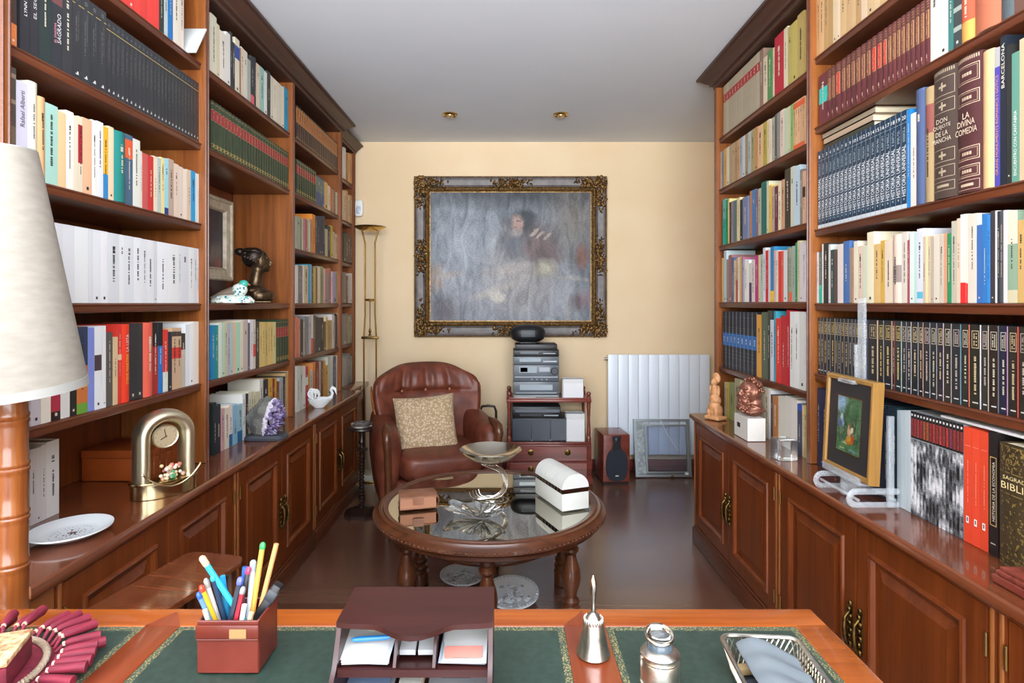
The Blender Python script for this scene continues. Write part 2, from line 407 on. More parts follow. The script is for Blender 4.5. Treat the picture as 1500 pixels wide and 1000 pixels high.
def lum(h): r, g, b = lin(h)[:3]; return .2 * r + .7 * g + .1 * b
def mixh(h, k):
    return ''.join('%02x' % max(0, min(255, int(int(h[i:i+2], 16) * k))) for i in (0, 2, 4))
def book_geo(mb, t, h, D, col, style, rnd, pages=True, info=None):
    """one upright book: spine at y = 0 facing -y, base at z = 0"""
    info = info or {}
    rough = .32 if style in 'GMTVKH' and style else .5
    cm = hexm(col, rough); hard = style in tuple('GMTQDS') or info.get('round')
    bl_ = min(.010, .16 * t) if hard else .02 * t
    bands = []                                   # (z0, z1, colour)
    for a, b, c in info.get('bands', []): bands.append((a * h, b * h, c))
    if style == 'G': bands += [(.60 * h, .82 * h, '8a2c36')]
    if style == 'T': bands += [(.50 * h, .94 * h, 'a56a3e')]
    if style == 'W': bands += [(.66 * h, .82 * h, 'a83030')]
    if style == 'B': bands += [(.40 * h, .62 * h, '1d6cb4')]
    if style == 'P': bands += [(.74 * h, h, '17181a')]
    if style == 'H': bands += [(0, .045 * h, 'c4ccd2')]
    bands.sort(); cuts = [(0, None)]; z = 0; segs = []
    for a, b, c in bands:
        if a > z + 1e-5: segs.append((z, a, col))
        segs.append((max(a, z), b, c)); z = b
    if z < h - 1e-5: segs.append((z, h, col))
    n = 6 if hard else 2
    xs = [-t / 2 + t * i / n for i in range(n + 1)]; yy = lambda x: -bl_ * (1 - (2 * x / t) ** 2)
    for a, b, c in segs:
        m = hexm(c, rough)
        lo = [mb.v((x, yy(x), a)) for x in xs]; hi = [mb.v((x, yy(x), b)) for x in xs]
        for i in range(n): mb.f([lo[i], lo[i + 1], hi[i + 1], hi[i]], m)
    e = .0012 if t < .015 else .002
    mb.box(-t / 2, -t / 2 + e, .0002, D, 0, h, cm); mb.box(t / 2 - e, t / 2, .0002, D, 0, h, cm)
    if pages: page_geo(mb, t, h, D, e)
    else: mb.box(-t / 2 + e, t / 2 - e, .001, .003, 0, h, cm)
    # marks on the spine -------------------------------------------------
    off = .0004
    def strip(u0, u1, z0, z1, m, dy=off):
        k = 1 if not hard else 4; pr = None
        for i in range(k + 1):
            x = (u0 + (u1 - u0) * i / k) * t / 2; y = yy(x) - dy
            cur = [(x, y, z0), (x, y, z1)]
            if pr: mb.quad([pr[0], cur[0], cur[1], pr[1]], m)
            pr = cur
    def frame(u0, u1, z0, z1, m, wdt=.0012):
        du = 2 * wdt / t
        strip(u0, u1, z0, z0 + wdt, m, .0006); strip(u0, u1, z1 - wdt, z1, m, .0006); strip(u0, u0 + du, z0, z1, m, .0006); strip(u1 - du, u1, z0, z1, m, .0006)
    def words(u, z0, z1, m, hgt=.36, jitter=True):
        """an illegible vertical line of print: little bars of uneven length"""
        z = z0
        while z < z1:
            g = rnd.uniform(.0022, .0042); strip(u - hgt / 2, u + hgt / 2 * rnd.uniform(.7, 1), z, min(z + g, z1), m)
            z += g + rnd.choice([.0009, .0009, .0012, .005])
    ink = hexm('2b2724' if lum(col) > .22 else 'cfc6b4', .6); gold = hexm('b99a58', .4)
    if style == 'G':
        for zf in (.06, .12, .60, .82, .94): strip(-.96, .96, zf * h - .0008, zf * h + .0008, gold)
        words(0, .64 * h, .78 * h, gold, .5)
        strip(-.35, .35, .07 * h, .11 * h, gold)
    elif style == 'T':
        for zf in (.05, .50, .94): strip(-.96, .96, zf * h - .0008, zf * h + .0008, gold)
        words(0, .6 * h, .85 * h, hexm('4a2c18', .5), .4)
    elif style == 'K':
        strip(-1, 1, .855 * h, .855 * h + .0018, hexm('c8ad62', .4)); strip(-.28, .28, .905 * h, .905 * h + .3 * t, hexm('6c6c6c', .5)); strip(-.12, .12, .905 * h + .08 * t, .905 * h + .22 * t, hexm('2c2d30', .5))
        words(.25, .45 * h, .8 * h, hexm('77736a', .6), .12); words(-.2, rnd.uniform(.3, .45) * h, .72 * h, hexm('8a8478', .6), .12)
        strip(-.35, .35, .055 * h, .067 * h, hexm('d2d2d2', .5)); strip(-.05, .25, .067 * h, .09 * h, hexm('d2d2d2', .5))
    elif style == 'W':
        for zf in (.28, .36, .5): strip(-.6, .6, zf * h, zf * h + .001, hexm('8d8470', .6))
        words(0, .69 * h, .79 * h, hexm('e2d6c2', .6), .4)
    elif style == 'B':
        for zf in (.08, .2, .26, .32, .64, .68, .72, .9): strip(-.94, .94, zf * h, zf * h + .0011, hexm('8d9296', .4))
        strip(.84, .98, 0, h, hexm('9aa0a8', .4)); words(0, .47 * h, .56 * h, hexm('cfd8e0', .5), .5)
    elif style == 'M':
        pc = hexm(info.get('label', '7c4a42'), .4); strip(-.72, .72, .40 * h, .80 * h, pc); frame(-.78, .78, .39 * h, .81 * h, gold); strip(-.78, .78, .6 * h, .6 * h + .001, gold, .0006)
        for zf in (.86, .90, .94): strip(-.8, .8, zf * h, zf * h + .0009, gold)
        strip(-.4, .4, .06 * h, .06 * h + .0009, gold); strip(-.16, .16, .09 * h, .15 * h, hexm('c9a898', .4)); words(0, .44 * h, .57 * h, gold, .3); words(0, .63 * h, .77 * h, gold, .3)
    elif style == 'H':
        put_text(mb, 'HISTORIA UNIVERSAL', (0, yy(0) - .0007, .385 * h), .52 * h, .66 * t, hexm('f0f4f6', .5), True)
        put_text(mb, str(info['num']), (0, yy(0) - .0007, .925 * h), min(.8 * t, .35 * t * len(str(info['num']))), .04 * h, hexm('e8ecee', .5))
        for k in range(3): words(-.3 + .3 * k, .68 * h, (.80 + .04 * rnd.random()) * h, hexm('aebfc8', .6), .14)
        strip(.93, 1, 0, h, hexm('aebfc8', .5)); strip(-.25, .25, .085 * h, .085 * h + .25 * t, hexm('8fa4b0', .5)); strip(-1, 1, .87 * h, .87 * h + .001, hexm('9fb2bc', .5))
    elif style == 'V':
        gm = hexm(rnd.choice(['c9b06a', 'bfb9a4', 'c7b48c', 'b9a8a0']), .4)
        frame(-.62, .62, .72 * h, .93 * h, gm, .0014); words(-.2, .75 * h, .9 * h, gm, .22); words(.2, .75 * h, .9 * h, gm, .22)
        words(0, rnd.uniform(.15, .3) * h, .62 * h, gm, .42); strip(-.5, .5, .06 * h, .075 * h, hexm('c8c8c8', .5))
        strip(.78, 1, 0, h, hexm(info.get('edge', '8f9296'), .35))
    elif style == 'P':
        strip(-.55, .75, .76 * h, .93 * h, hexm(rnd.choice(['9c3230', 'b03a38', '8a3a52', 'a8562e', '9c3230']), .5)); words(.1, .77 * h, .92 * h, hexm('22201f', .5), .35)
        strip(-.5, .5, .955 * h, .975 * h, hexm('d8d8d8', .5))
        for c in range(4):                       # a black and white photograph runs over the set's spines
            z = 0; uu = info.get('yw', 0) + (c - 1.5) * t / 4
            while z < .73 * h:
                zz = min(z + .0052, .735 * h); n1 = mnoise.noise(Vector((uu * 26, z * 15, 3.1))) + .5 * mnoise.noise(Vector((uu * 70, z * 55, 7.7))) + .25 * mnoise.noise(Vector((uu * 160, z * 130, 1.7)))
                q = PHOTO[max(0, min(7, int(3.9 + n1 * 6.5)))]; strip(-.97 + c * .485, -.97 + (c + 1) * .485, z, zz, hexm(q, .5)); z = zz
    elif style == 'Q':
        pale = hexm('a89880', .5)
        for a, b in ((.06, .13), (.16, .25), (.28, .38), (.66, .76), (.79, .93)): frame(-.86, .86, a * h, b * h, pale, .0014)
        for zc in (.205, .33, .71, .86): strip(-.3, .3, zc * h - .003, zc * h + .003, pale); strip(-.07, .07, zc * h - .011, zc * h + .011, pale)
        strip(-.5, .5, .085 * h, .105 * h, pale)
        for i in range(14): strip(-.92 + i * .13, -.85 + i * .13, .965 * h, .99 * h, pale)
        for s_, zc, ln in (('DON', .60, .5), ('QUIJOTE', .55, .8), ('DE LA', .50, .55), ('MANCHA', .45, .85)): put_text(mb, s_, (0, yy(0) - .001, zc * h), ln * t * .92, .036 * h, hexm('d2c6b2', .5))
    elif style == 'D':
        pale = hexm('c0a890', .5)
        for a, b in ((.11, .20), (.235, .335), (.64, .74), (.80, .93)):
            frame(-.86, .86, a * h, b * h, pale, .0018); frame(-.74, .74, a * h + .005, b * h - .005, pale, .0009)
            for k in (-.3, -.1, .1, .3): strip(k - .08, k + .08, (a + b) / 2 * h - .004, (a + b) / 2 * h + .004, pale)
        frame(-.86, .86, .02 * h, .09 * h, pale); strip(-.5, .5, .045 * h, .065 * h, pale)
        for i in range(14): strip(-.92 + i * .13, -.85 + i * .13, .965 * h, .99 * h, pale)
        for s_, zc, ln in (('LA', .565, .3), ('DIVINA', .51, .75), ('COMEDIA', .45, .95)): put_text(mb, s_, (0, yy(0) - .001, zc * h), ln * t * .92, .045 * h, hexm('dcc8b0', .5))
    elif style == 'S':                           # the tooled bible
        gm = hexm('84703e', .42)
        for k in range(420):
            a, b = rnd.uniform(-.9, .85), rnd.choice([rnd.uniform(.03, .58), rnd.uniform(.78, .97)])
            strip(a, a + rnd.uniform(.03, .10), b * h, b * h + rnd.uniform(.002, .006), gm if k % 3 else hexm('2a2216', .5))
        for zf in (.02, .08, .60, .77, .98): strip(-.97, .97, zf * h, zf * h + .002, gm)
        put_text(mb, 'SAGRADA', (0, yy(0) - .001, .735 * h), .62 * t, .03 * h, hexm('e0cf98', .4)); put_text(mb, 'BIBLIA', (0, yy(0) - .001, .67 * h), .70 * t, .055 * h, hexm('e0cf98', .4))
    elif style == 'E':                           # history of economics
        frame(-.62, .72, .24 * h, .80 * h, hexm('b89c60', .4), .0022); put_text(mb, 'HISTORIA DE LA ECONOMIA', (.002, yy(0) - .0008, .52 * h), .48 * h, .26 * t, hexm('e8e4dc', .5), True)
        strip(-.5, .5, .09 * h, .1 * h, hexm('b8b0a4', .5))
    elif style == 'R':
        words(.1, .35 * h, .72 * h, hexm('f0b09c', .5), .12); strip(-.35, .35, .17 * h, .17 * h + .7 * t, hexm('e8e6e2', .5)); strip(-.16, .12, .185 * h, .185 * h + .4 * t, hexm('3a3f48', .5)); strip(-.7, .7, .84 * h, .843 * h, hexm('f0b09c', .5))
    elif style != 'n':
        for tx in info.get('texts', []):
            s_, zc, ln, hh_, c_ = tx[:5]; put_text(mb, s_, ((tx[5] if len(tx) > 5 else 0) * t / 2, yy(0) - .0007, zc * h), ln * h, hh_ * t, hexm(c_, .5), True)
        if not info.get('texts') and t > .007:
            k = rnd.random()
            if k < .62: words(rnd.uniform(-.1, .1), rnd.uniform(.2, .42) * h, rnd.uniform(.6, .9) * h, ink, rnd.uniform(.22, .42))
            if k > .78: strip(-.25, .25, .05 * h, .05 * h + .25 * t, ink)
            if .3 < k < .7: words(0, .72 * h, .72 * h + .02, ink, .5)
def page_geo(mb, t, h, D, e): mb.box(-t / 2 + e, t / 2 - e, .002, D - .003, .003, h - .0035, PAGES)
SPEC = []
BAY = {'L1': (1.2, 2.199), 'L2': (2.231, 3.099), 'L3': (3.131, 3.999), 'L4': (4.031, 4.484), 'R1': (2.221, 3.174), 'R2': (1.236, 2.189)}
def row(bay, li, where, crop, start, entries, X=None, hdef=.2, D=None):
    """one row of books read from the picture: each entry is  right edge , top (row of the crop, or h = metres) , colour , options"""
    x0, y0, k = crop; sgn = -1 if bay[0] == 'L' else 1
    X = X or (1.153 if sgn < 0 else 1.157)
    zs = LV[bay if bay in LV else bay[0]][li]; xa = start; out = []
    prev_top = None
    for en in entries.split():
        p = en.split(','); n = 1
        if p[0][0] == '*': n = int(p[0][1:]); p = p[1:]
        xb = float(p[0]); col = p[2] if len(p) > 2 else 'd8d0c0'; opts = p[3:]
        lo_, hi_ = BAY[bay]; da, db = [max(lo_, min(hi_, F * X / abs(x0 + k * q - PX0))) for q in (xa, xb)]
        for i in range(n):
            a = da + (db - da) * i / n; b = da + (db - da) * (i + 1) / n; dm = (a + b) / 2
            if p[1][0] == 'h': h = float(p[1][1:])
            else: h = EYE + (PY0 - (y0 + k * float(p[1]))) * dm / F - zs
            info = dict(bands=[], texts=[]); style = ''
            for o in opts:
                if o[0] == 'b': u, v, c = o[1:].split('-'); info['bands'].append((int(u) / 100, int(v) / 100, c))
                elif o[0] == 'c': info['claim'] = o[1:].replace('_', ' ')
                elif o[0] == 'e': info['edge'] = o[1:]
                elif o[0] == 'r': info['round'] = True
                elif o[0] == 'g': info['skip'] = True
                elif o[0] == 'l': info['label'] = o[1:]
                elif o[0] == 't': u = o[1:].split('~'); info['texts'].append((u[0].replace('_', ' '), float(u[1]), float(u[2]), float(u[3]), u[4], *(float(q) for q in u[5:])))
                else: style = o
            if style == 'H': info['num'] = i + 1
            c2 = mixh(col, random.uniform(.93, 1.06)) if n > 1 else col
            info['yw'] = dm; out.append(dict(bay=bay, li=li, where=where, X=X, sgn=sgn, y=dm, t=abs(b - a) - .0006, h=h, z=zs, col=c2, base=col, style=style, info=info, px=abs(k * (xb - xa)) / n * h * F / dm, D=D))
        xa = xb
    out = [o for o in out if not o['info'].get('skip')]
    for i, o in enumerate(sorted(out, key=lambda o: -o['y'])): o['ord'] = i + 1
    SPEC.extend(out)
C1 = 'on the %s above the gold clock'; C2 = 'on the %s above the dark bust'; C3 = 'on the %s above the white swan'
B1 = 'on the %s above the bearded bust'; E1 = 'on the %s above the easel picture'
row('L1', 5, C1 % 'top shelf', (150, 0, .11), 240, "*6,755,h.235,e2403a 820,h.23,2c342e 870,h.225,b4c4c4 940,h.22,1f6fb4 1030,h.225,dcd4c4 1085,h.22,d8ccc0")
row('L1', 4, C1 % 'second shelf', (0, 0, .13), 30, "105,h.24,2b2f3c 190,h.22,3a2a24,b0-24-c9723c,cblack_paperback_with_an_orange_picture 225,h.1,241a18,g 340,h.25,26262c,tLYNN_PICKNETT~.55~.4~.3~e0e0e0,cblack_book_lettered_with_a_white_author_name 440,h.25,28282e,tEL_SEGUNDO~.6~.45~.35~c8c8c8,cblack_book_with_a_round_publisher_mark 580,h.25,23302f 705,h.25,2a2c33,tEL_ENIGMA~.36~.2~.2~d890a0~-.4,tSAGRADO~.42~.3~.35~d8d8d8~.3,b66-80-6a4040,cblack_book_with_a_pale_medallion 815,h.24,2e3034")
row('L1', 4, C1 % 'second shelf', (0, 0, .22), 482, "*4,708,h.235,303236,K *25,1353,h.222,303236,K")
row('L1', 3, C1 % 'third shelf', (0, 80, .22), 18, "107,75,4b4440,b0-45-6a5f50,b90-94-8a7c6a,b66-70-8a7c6a,ctall_dark_book_with_pale_ornament 185,185,c9c6d8,b0-16-4f86b4,tRafael_Alberti~.72~.38~.4~3a3640,clavender_book_with_a_blue_foot 247,185,d9d6c6,r 300,285,d6a274,r 385,335,9cc4b8 440,385,dab98c 490,380,e8e0d4 520,410,d6cbb4 550,415,d4c8b0,b38-89-9e2430,ccream_book_with_a_long_dark_red_label 612,430,dcae8a 645,440,dededa 688,450,d8d9e0")
row('L1', 3, C1 % 'third shelf', (150, 170, .17), 5, "50,95,e6ab2c,b0-34-2f7fb8 98,95,e2caa8 195,140,1d7671,r 262,165,44607a,b66-93-dc5c34 325,205,d8d9ce 343,305,d8d0c0 392,325,c05654 440,345,c2302f 475,350,dfcfb4 505,360,b0c0bc 535,360,e2d494 570,370,98ccd8,b0-12-223a7a 615,375,b49e8c 658,415,dcc4b2 695,440,d8cabc 728,460,e8d6c6 762,465,d4bea4 800,475,2696cc 820,495,cadce0 850,500,ece2d4 880,500,e4d4c4")
row('L1', 2, C1 % 'fourth shelf', (0, 200, .26), 150, "220,h.205,dfe2e6,n 290,h.205,e2e4e8,n 352,h.205,d9dce2,n 418,h.205,dcdfe4 498,h.205,e4e8ea,n 522,h.205,d8dce0,n 565,h.205,e0e3e8 608,h.205,e6e8ec 672,h.204,d6dadf 702,h.204,e2e5e6 752,h.204,dadde3 800,h.204,e4e6ea 828,h.203,dcdfe3 866,h.203,e0e2e4 885,h.203,d2d5da 948,h.203,e8ebee 1005,h.203,e6e8e8 1020,h.203,dde0e4 1062,h.203,d8dbe0 1092,h.203,e2e4e6 1110,h.203,d4d8dc 1130,h.203,e0e2e6")
row('L1', 1, C1 % 'fifth shelf', (30, 460, .17), 90, "175,h.235,c9c5cf 262,h.225,e8e4d6 345,h.225,ae2c46,b0-10-2a1a1a,cbright_crimson_book_under_the_lamp_shade 425,h.235,dcdeda 485,h.23,22201f 580,h.235,c8743a,b0-12-6aa03a,b30-44-d8a838,b55-100-2a3a5a,cbook_with_a_colourful_painted_spine 637,120,7c8cd4,cperiwinkle_blue_book_beside_the_lamp_shade 700,112,e4e8ec,b47-66-4a3a40,cwhite_book_with_a_dark_picture_band")
row('L1', 1, C1 % 'fifth shelf', (150, 460, .15), 0, "35,115,e4e6e8 100,180,57534e 150,225,d4bc94 188,100,d4392e,b55-62-e0c0a0 262,100,dc3a22,tSTEVE_MARTINI~.42~.38~.34~f0c040,tLA_LISTA~.76~.22~.34~e8e4e0,r,cscarlet_thriller_with_yellow_and_white_lettering 330,90,2b2d30 395,90,2e3134 490,85,d65c4a,r,cbroad_coral_book 545,85,a02c2c,b67-100-15181c 590,85,1b74c0,b67-100-121a20 640,155,d4342c,b0-32-dce4d6 680,175,2c3038 728,135,cbaa8a,b50-68-d0342c,b86-94-4a3a34 770,135,c9ac8c,b50-68-d0342c,b86-94-4a3a34 810,190,3c3a32,b0-70-c0b8a8 850,100,e0e4e8 890,90,ecedee 960,75,e6e0d2,n")
row('L1', 0, 'on the worktop behind the bamboo lamp', (30, 630, .19), 75, "118,h.205,d2cfd0 160,h.205,d6d3d4 200,h.208,dad8d6 298,h.212,e2e2e2,cwidest_white_binder", X=1.28, D=.16)
row('L2', 5, C2 % 'top shelf', (300, 10, .21), 40, "82,60,d8d4c0 103,125,d4cbaa 150,180,e2dcd0 178,185,dcdcd6 192,180,3a3d3c 210,250,34343a 242,225,dbd4bc,b62-86-2f4f9a 252,285,9a6a5a 270,285,d4c8b0 297,310,d5cebe 320,370,a4aca4 345,350,33363c,b0-20-d8606a 357,355,2c2f33 382,400,d4c4ac 413,425,9ac0b6 434,455,d9e0d8 458,455,3a3d3c *5,553,h.213,e0d8c4 582,570,2a98c0 600,585,2a3038")
row('L2', 4, C2 % 'second shelf', (290, 140, .2), 95, "*28,670,h.192,33402f,G")
row('L2', 1, 'on the shelf just below the dark bust', (300, 455, .12), 78, "125,180,1c82b8 165,180,1a8c7c 205,150,dbdfd9 245,150,b8d2b9 275,150,c4c49c 310,150,b2b0c0 345,150,b0c6c2 380,140,debc9c 430,140,acd8bc 468,125,deD8c0 525,115,c5b4ac 552,150,66666e 590,110,e0dce0 620,110,d4ccc0,b25-50-e0503c 665,130,3f3a34 *5,830,140,d8bc74 868,140,d4c88c *5,1040,h.215,33402f,G")
row('L2', 0, 'on the worktop behind the amethyst', (300, 535, .145), 85, "118,380,1f2a2a,cblack_book_with_yellow_print 160,400,2a2c36 200,440,c59c9c 245,430,ded4c2 280,400,e0d4cc,b0-30-2f6a94 330,400,8bb8d0 380,395,9abcc8,b0-30-2f6a94 412,290,e2e2de 440,290,3a3030 470,265,d5d2bc *4,555,265,deD8b4 590,140,d4d0c4 640,145,2d2d36 685,135,cc9c3c 705,135,7a2f28 725,130,d4962a 752,165,7c4c34 790,130,a4acac 812,115,33343c 850,80,c4a474 862,85,5a2a2a 890,60,e0c9b4")
row('L3', 5, C3 % 'top shelf', (425, 150, .11), 78, "*22,655,h.185,4a342a,T")
row('L3', 4, C3 % 'second shelf', (425, 230, .1), 85, "*9,375,h.19,33402f,G *4,500,h.175,46587e,b45-95-66746e 550,h.17,d4ac6c 590,h.16,e2ccb4 612,h.155,cc6c34 640,h.155,ac8c6c 665,h.155,966648 690,h.15,d4d4c4 722,h.15,c4967c")
row('L3', 3, C3 % 'third shelf', (425, 300, .09), 105, "165,190,a4a48c 190,225,76866c 212,225,d4c4ac 245,235,b48484 282,235,bc5664 310,235,a4c09c 325,290,dcd0b4 355,235,bc8668 410,160,d4822a *5,567,190,2b3044 612,395,b4ac8c 655,345,33302c 695,345,ccac44 728,440,c4b494 780,475,d8bca4 830,480,8a7060")
row('L3', 2, C3 % 'fourth shelf', (425, 375, .085), 110, "140,160,d8ccc0 190,160,767074 215,170,86766c 240,170,e8e0d8 310,165,ccb890 345,145,3b9bbc 370,145,86a4cc 400,180,5a5048 440,200,c0ac46 470,190,765c48 520,190,d8c4ac 560,180,86906c 575,190,ac9474 605,215,dcb49c 645,230,b07684 665,300,46a0b4 705,215,b46646 735,265,dcccd4 800,275,a498b4 835,270,ac9c4c")
row('L3', 1, C3 % 'fifth shelf', (425, 450, .08), 115, "150,180,d47654 185,210,c48c7c 240,225,2c3430 265,270,c4ac9c 300,170,76787a 340,170,86888a 385,150,bcb4b4 425,140,d4ccc0,b0-40-d85040 465,150,5a5048 500,170,3a342c 560,190,3c3840 610,190,2c2a2c 655,265,6a5428 685,180,d4b48c 740,240,b49848 765,240,bc9c8c 810,130,d8ccc4 835,150,6a7060 885,170,4a4a58 905,110,aca494")
row('L3', 0, 'on the worktop behind the white swan', (425, 510, .11), 90, "130,240,d4d4c8 165,240,c8ccc0 205,240,dcdcd4 240,250,bc2840,b55-75-d8d8d0 262,270,d4962c 300,300,c0bcb8 335,195,d48644 385,180,863624 410,180,c4aca4 440,170,5a4838 468,170,d49444 500,230,cc9c38 540,110,c4c4b4 570,100,dcdcd4 610,110,566474 640,100,dcd4cc 670,100,ac7c74")
for li_, cs_ in ((5, 'd8cfc0 a05a3c c89a58 b87a48'), (4, 'd0b090 b89060 c8a878 a87850'), (3, '4a4030 3c4436 6a3028 4a4030'), (2, '8a7468 5c4a44 b4aeac c0b8b4'), (1, '8a8074 7a7064 9a9080 807664'), (0, '9a9488 8a8680 6c6c6a 787a78')):
    row('L4', li_, C3 % 'end shelf', (0, 0, 1), 503.5, ' '.join('%.2f,h%.3f,%s' % (503.5 + 3.1 * (i + 1), .2 + .012 * ((i * 7 + li_) % 3), c) for i, c in enumerate(cs_.split())), X=1.172)
row('R1', 5, B1 % 'top shelf', (1030, 80, .12), 248, "*12,690,h.262,b5a890,W 735,h.26,8a7060 785,h.21,d8c4ac 850,h.22,568a50 872,h.215,d4c4a4 985,h.25,b42434,cbroad_crimson_book 1035,h.25,d4c8ac 1085,h.24,b4a45c 1150,h.24,bcac5c 1230,h.25,b49c5c")
row('R1', 4, B1 % 'second shelf', (1030, 130, .16), 150, "170,h.2,ccc4b4 190,h.2,868684 215,h.2,d4a45c 240,h.2,d4ccb4 265,h.2,ac9674 290,h.2,bc9674 315,h.2,a48c64 335,h.2,cc946c 360,h.2,a4acac 385,h.2,bcc4cc 410,h.2,968660 440,h.2,acb0b0 470,h.2,9c9668 500,h.2,bc8654 550,h.195,d4ac84 585,h.195,ac9c3c 610,h.195,d4bc9c 630,h.19,dcd0bc 655,h.19,a4a494 675,h.195,5a5048 705,h.195,868480 745,h.195,d4c0b0 780,h.19,b4c4a4 800,h.19,c4b49c 825,h.19,74ac5c *5,930,h.19,d4a880,b85-97-d85a30,b1-9-d85a30")
row('R1', 3, B1 % 'third shelf', (1045, 230, .13), 105, "140,480,66b4ac,b0-56-14ac9c 165,480,2c9454 180,470,dccc8c 200,510,3a3a28 225,500,9c7c84 265,490,567674 300,460,dccc9c 330,480,303438 390,450,747c9c 410,h.05,2a2420,g 435,385,b47c56 475,370,4674ac 505,370,766474 540,355,b4ac94 600,280,1c665e 625,275,ccc4a4 655,320,dcb44c 690,330,b49c84 730,330,662838 765,285,dcd4b4 805,255,c49474 870,135,3a3426 910,110,c4c4b4 975,100,b4c8d4 1005,140,867c74 1035,160,d4ac8c,b50-70-3a2a28")
row('R1', 2, B1 % 'fourth shelf', (1045, 345, .11), 110, "140,300,d4b474 175,190,bcccd0 205,320,968c84 245,260,9c6c6c 272,290,56668c 300,330,d4c4a4 325,300,cc9c6c,b0-50-bc4a30 350,290,e0dcd4 375,290,d4b464 390,290,ac5c7c 415,320,a4b4c4 450,330,e8e4dc 475,330,ecE8e0 510,370,d4d0c8,b0-50-5a4060 555,330,d8ccc4 600,270,b43674 630,260,d4c48c 660,250,a4bcbc 695,165,d4d4d8 730,200,c4242c 760,190,d4c4c8 805,150,2b80b0,b0-20-e8c020 830,200,cca4a4 865,200,d8d0c0 905,210,d43630 935,210,d45c4c 985,195,ccd0d0 1010,160,868474 1045,170,9c9c84,b0-18-e86030 1090,140,96a49c 1118,95,2b8654 1150,70,c4bc9c 1190,100,d0c8c8 1225,100,d4ccd0")
row('R1', 1, B1 % 'fifth shelf', (1045, 440, .15), 92, "*9,425,h.297,1c2430,B 470,140,dc9c3c 530,115,566250 555,100,3a3a34 590,190,c4ccd4 610,105,3696ac 660,175,d43630 715,150,b22a32 748,95,b41a28 790,110,d8dad8 840,110,dee0de 900,115,d4d4d0")
row('R1', 0, 'on the worktop behind the bearded bust', (1000, 520, .2), 305, "322,200,c8bca0 340,200,d4b43c 380,205,86905c 420,h.22,a8a080 470,h.2,c0b090 520,h.21,b8a888 560,h.22,c8bc9c 600,h.225,c0bca0 632,h.225,ccc4ac 645,260,e0e0e8 660,290,4a4a48 700,305,ac7444 712,300,d4c4b4 750,305,ccccc0,n 795,305,d0cec4,n 840,325,d8d4cc,n 875,360,3a4460,b88-100-2a54b0 890,370,dcc49c 910,370,b4ac6c")
row('R2', 5, E1 % 'top shelf', (1180, 0, .1133), 90, "135,h.235,dcc49c 185,h.235,c49c6c 240,h.235,d4ac7c 300,h.235,bc9664 355,h.235,b4905c 405,h.235,d4c09c 450,h.235,e0c8ac 530,h.235,ccac7c 590,h.235,c4a074 650,h.235,c8a87c 720,h.235,b49064 800,h.235,d4bca0 885,h.235,c8ac80 960,h.235,d0b48c 1050,h.235,c4a478")
row('R2', 4, E1 % 'second shelf', (1180, 0, .22), 90, "145,h.182,6a3038,b42-73-3abab0,cmaroon_volume_with_a_turquoise_label")
row('R2', 4, E1 % 'second shelf', (1180, 0, .22), 146, "*2,200,h.182,5a2a2c,M *1,240,h.182,5a2a2c,M,lb03a3c *6,440,h.182,5a2a2c,M *2,515,h.182,5a2a2c,M,lb83238 *1,548,h.182,5a2a2c,M,lb03a3c *9,832,h.182,5a2a2c,M 890,h.2,d4ccc4 950,h.2,d4d0cc 985,h.205,387672 1040,h.21,3c4444,b20-26-a0a8a0,b44-50-a0a8a0,b68-74-a0a8a0 1130,h.225,d4563a,b0-22-e0a050,r,corange_red_jacketed_book 1305,h.225,b4684c,r,cwide_rust_coloured_picture_book 1390,h.225,4a5458,r 1455,h.22,6a4a40")
row('R2', 3, E1 % 'third shelf', (1180, 140, .2133), 85, "*20,697,h.285,14324a,H 722,95,1f7ec8 770,120,e4d4cc")
row('R2', 3, E1 % 'third shelf', (1330, 50, .27), 45, "95,300,4a5a80,r,cslate_blue_clothbound_book 142,290,a48c66,r,b60-85-8a5048 272,190,463832,Q,cthick_dark_grey_brown_classic_in_bands 408,120,4a2628,D,cthick_maroon_classic_framed_in_gold 470,90,dcb080,n,r,cbroad_peach_spined_book 500,75,4a44a0,b86-100-a8a8a8,tGRANS_MONUMENTS_ROMANICS_I_GOTICS~.44~.72~.5~d89a50,cpurple_book_with_orange_lettering 535,12,1c2430,tBARCELONA~.8~.3~.5~e0d8c0,cblack_book_with_gilt_upright_title 563,60,2a2a28 605,100,5c9080,tENCUENTRO_CON_CANTABRIA~.3~.5~.4~e8e8e0,cgreen_travel_book_with_white_lettering 660,20,c8b090")
row('R2', 2, E1 % 'fourth shelf', (1180, 310, .14), 95, "140,425,d8d4dc 172,420,566660,b0-35-1fae98 188,340,dcdcd4 240,330,33302e 262,345,ccccc8 300,400,3a4a44 335,400,5a4848 395,340,d8ccc4 460,310,466ba4 490,380,968474 505,380,bc8c6c 550,310,dcd4c0 600,360,d4c0ac 645,360,c4ccb4 715,215,e0d8bc 785,340,d4b074 828,305,cca44c 915,305,dcccb8 1005,240,d4bcac,b30-55-8a7c78,r 1065,215,d0c8bc 1090,300,a44c58 1138,215,d0dcd8 1165,215,b4d4cc")
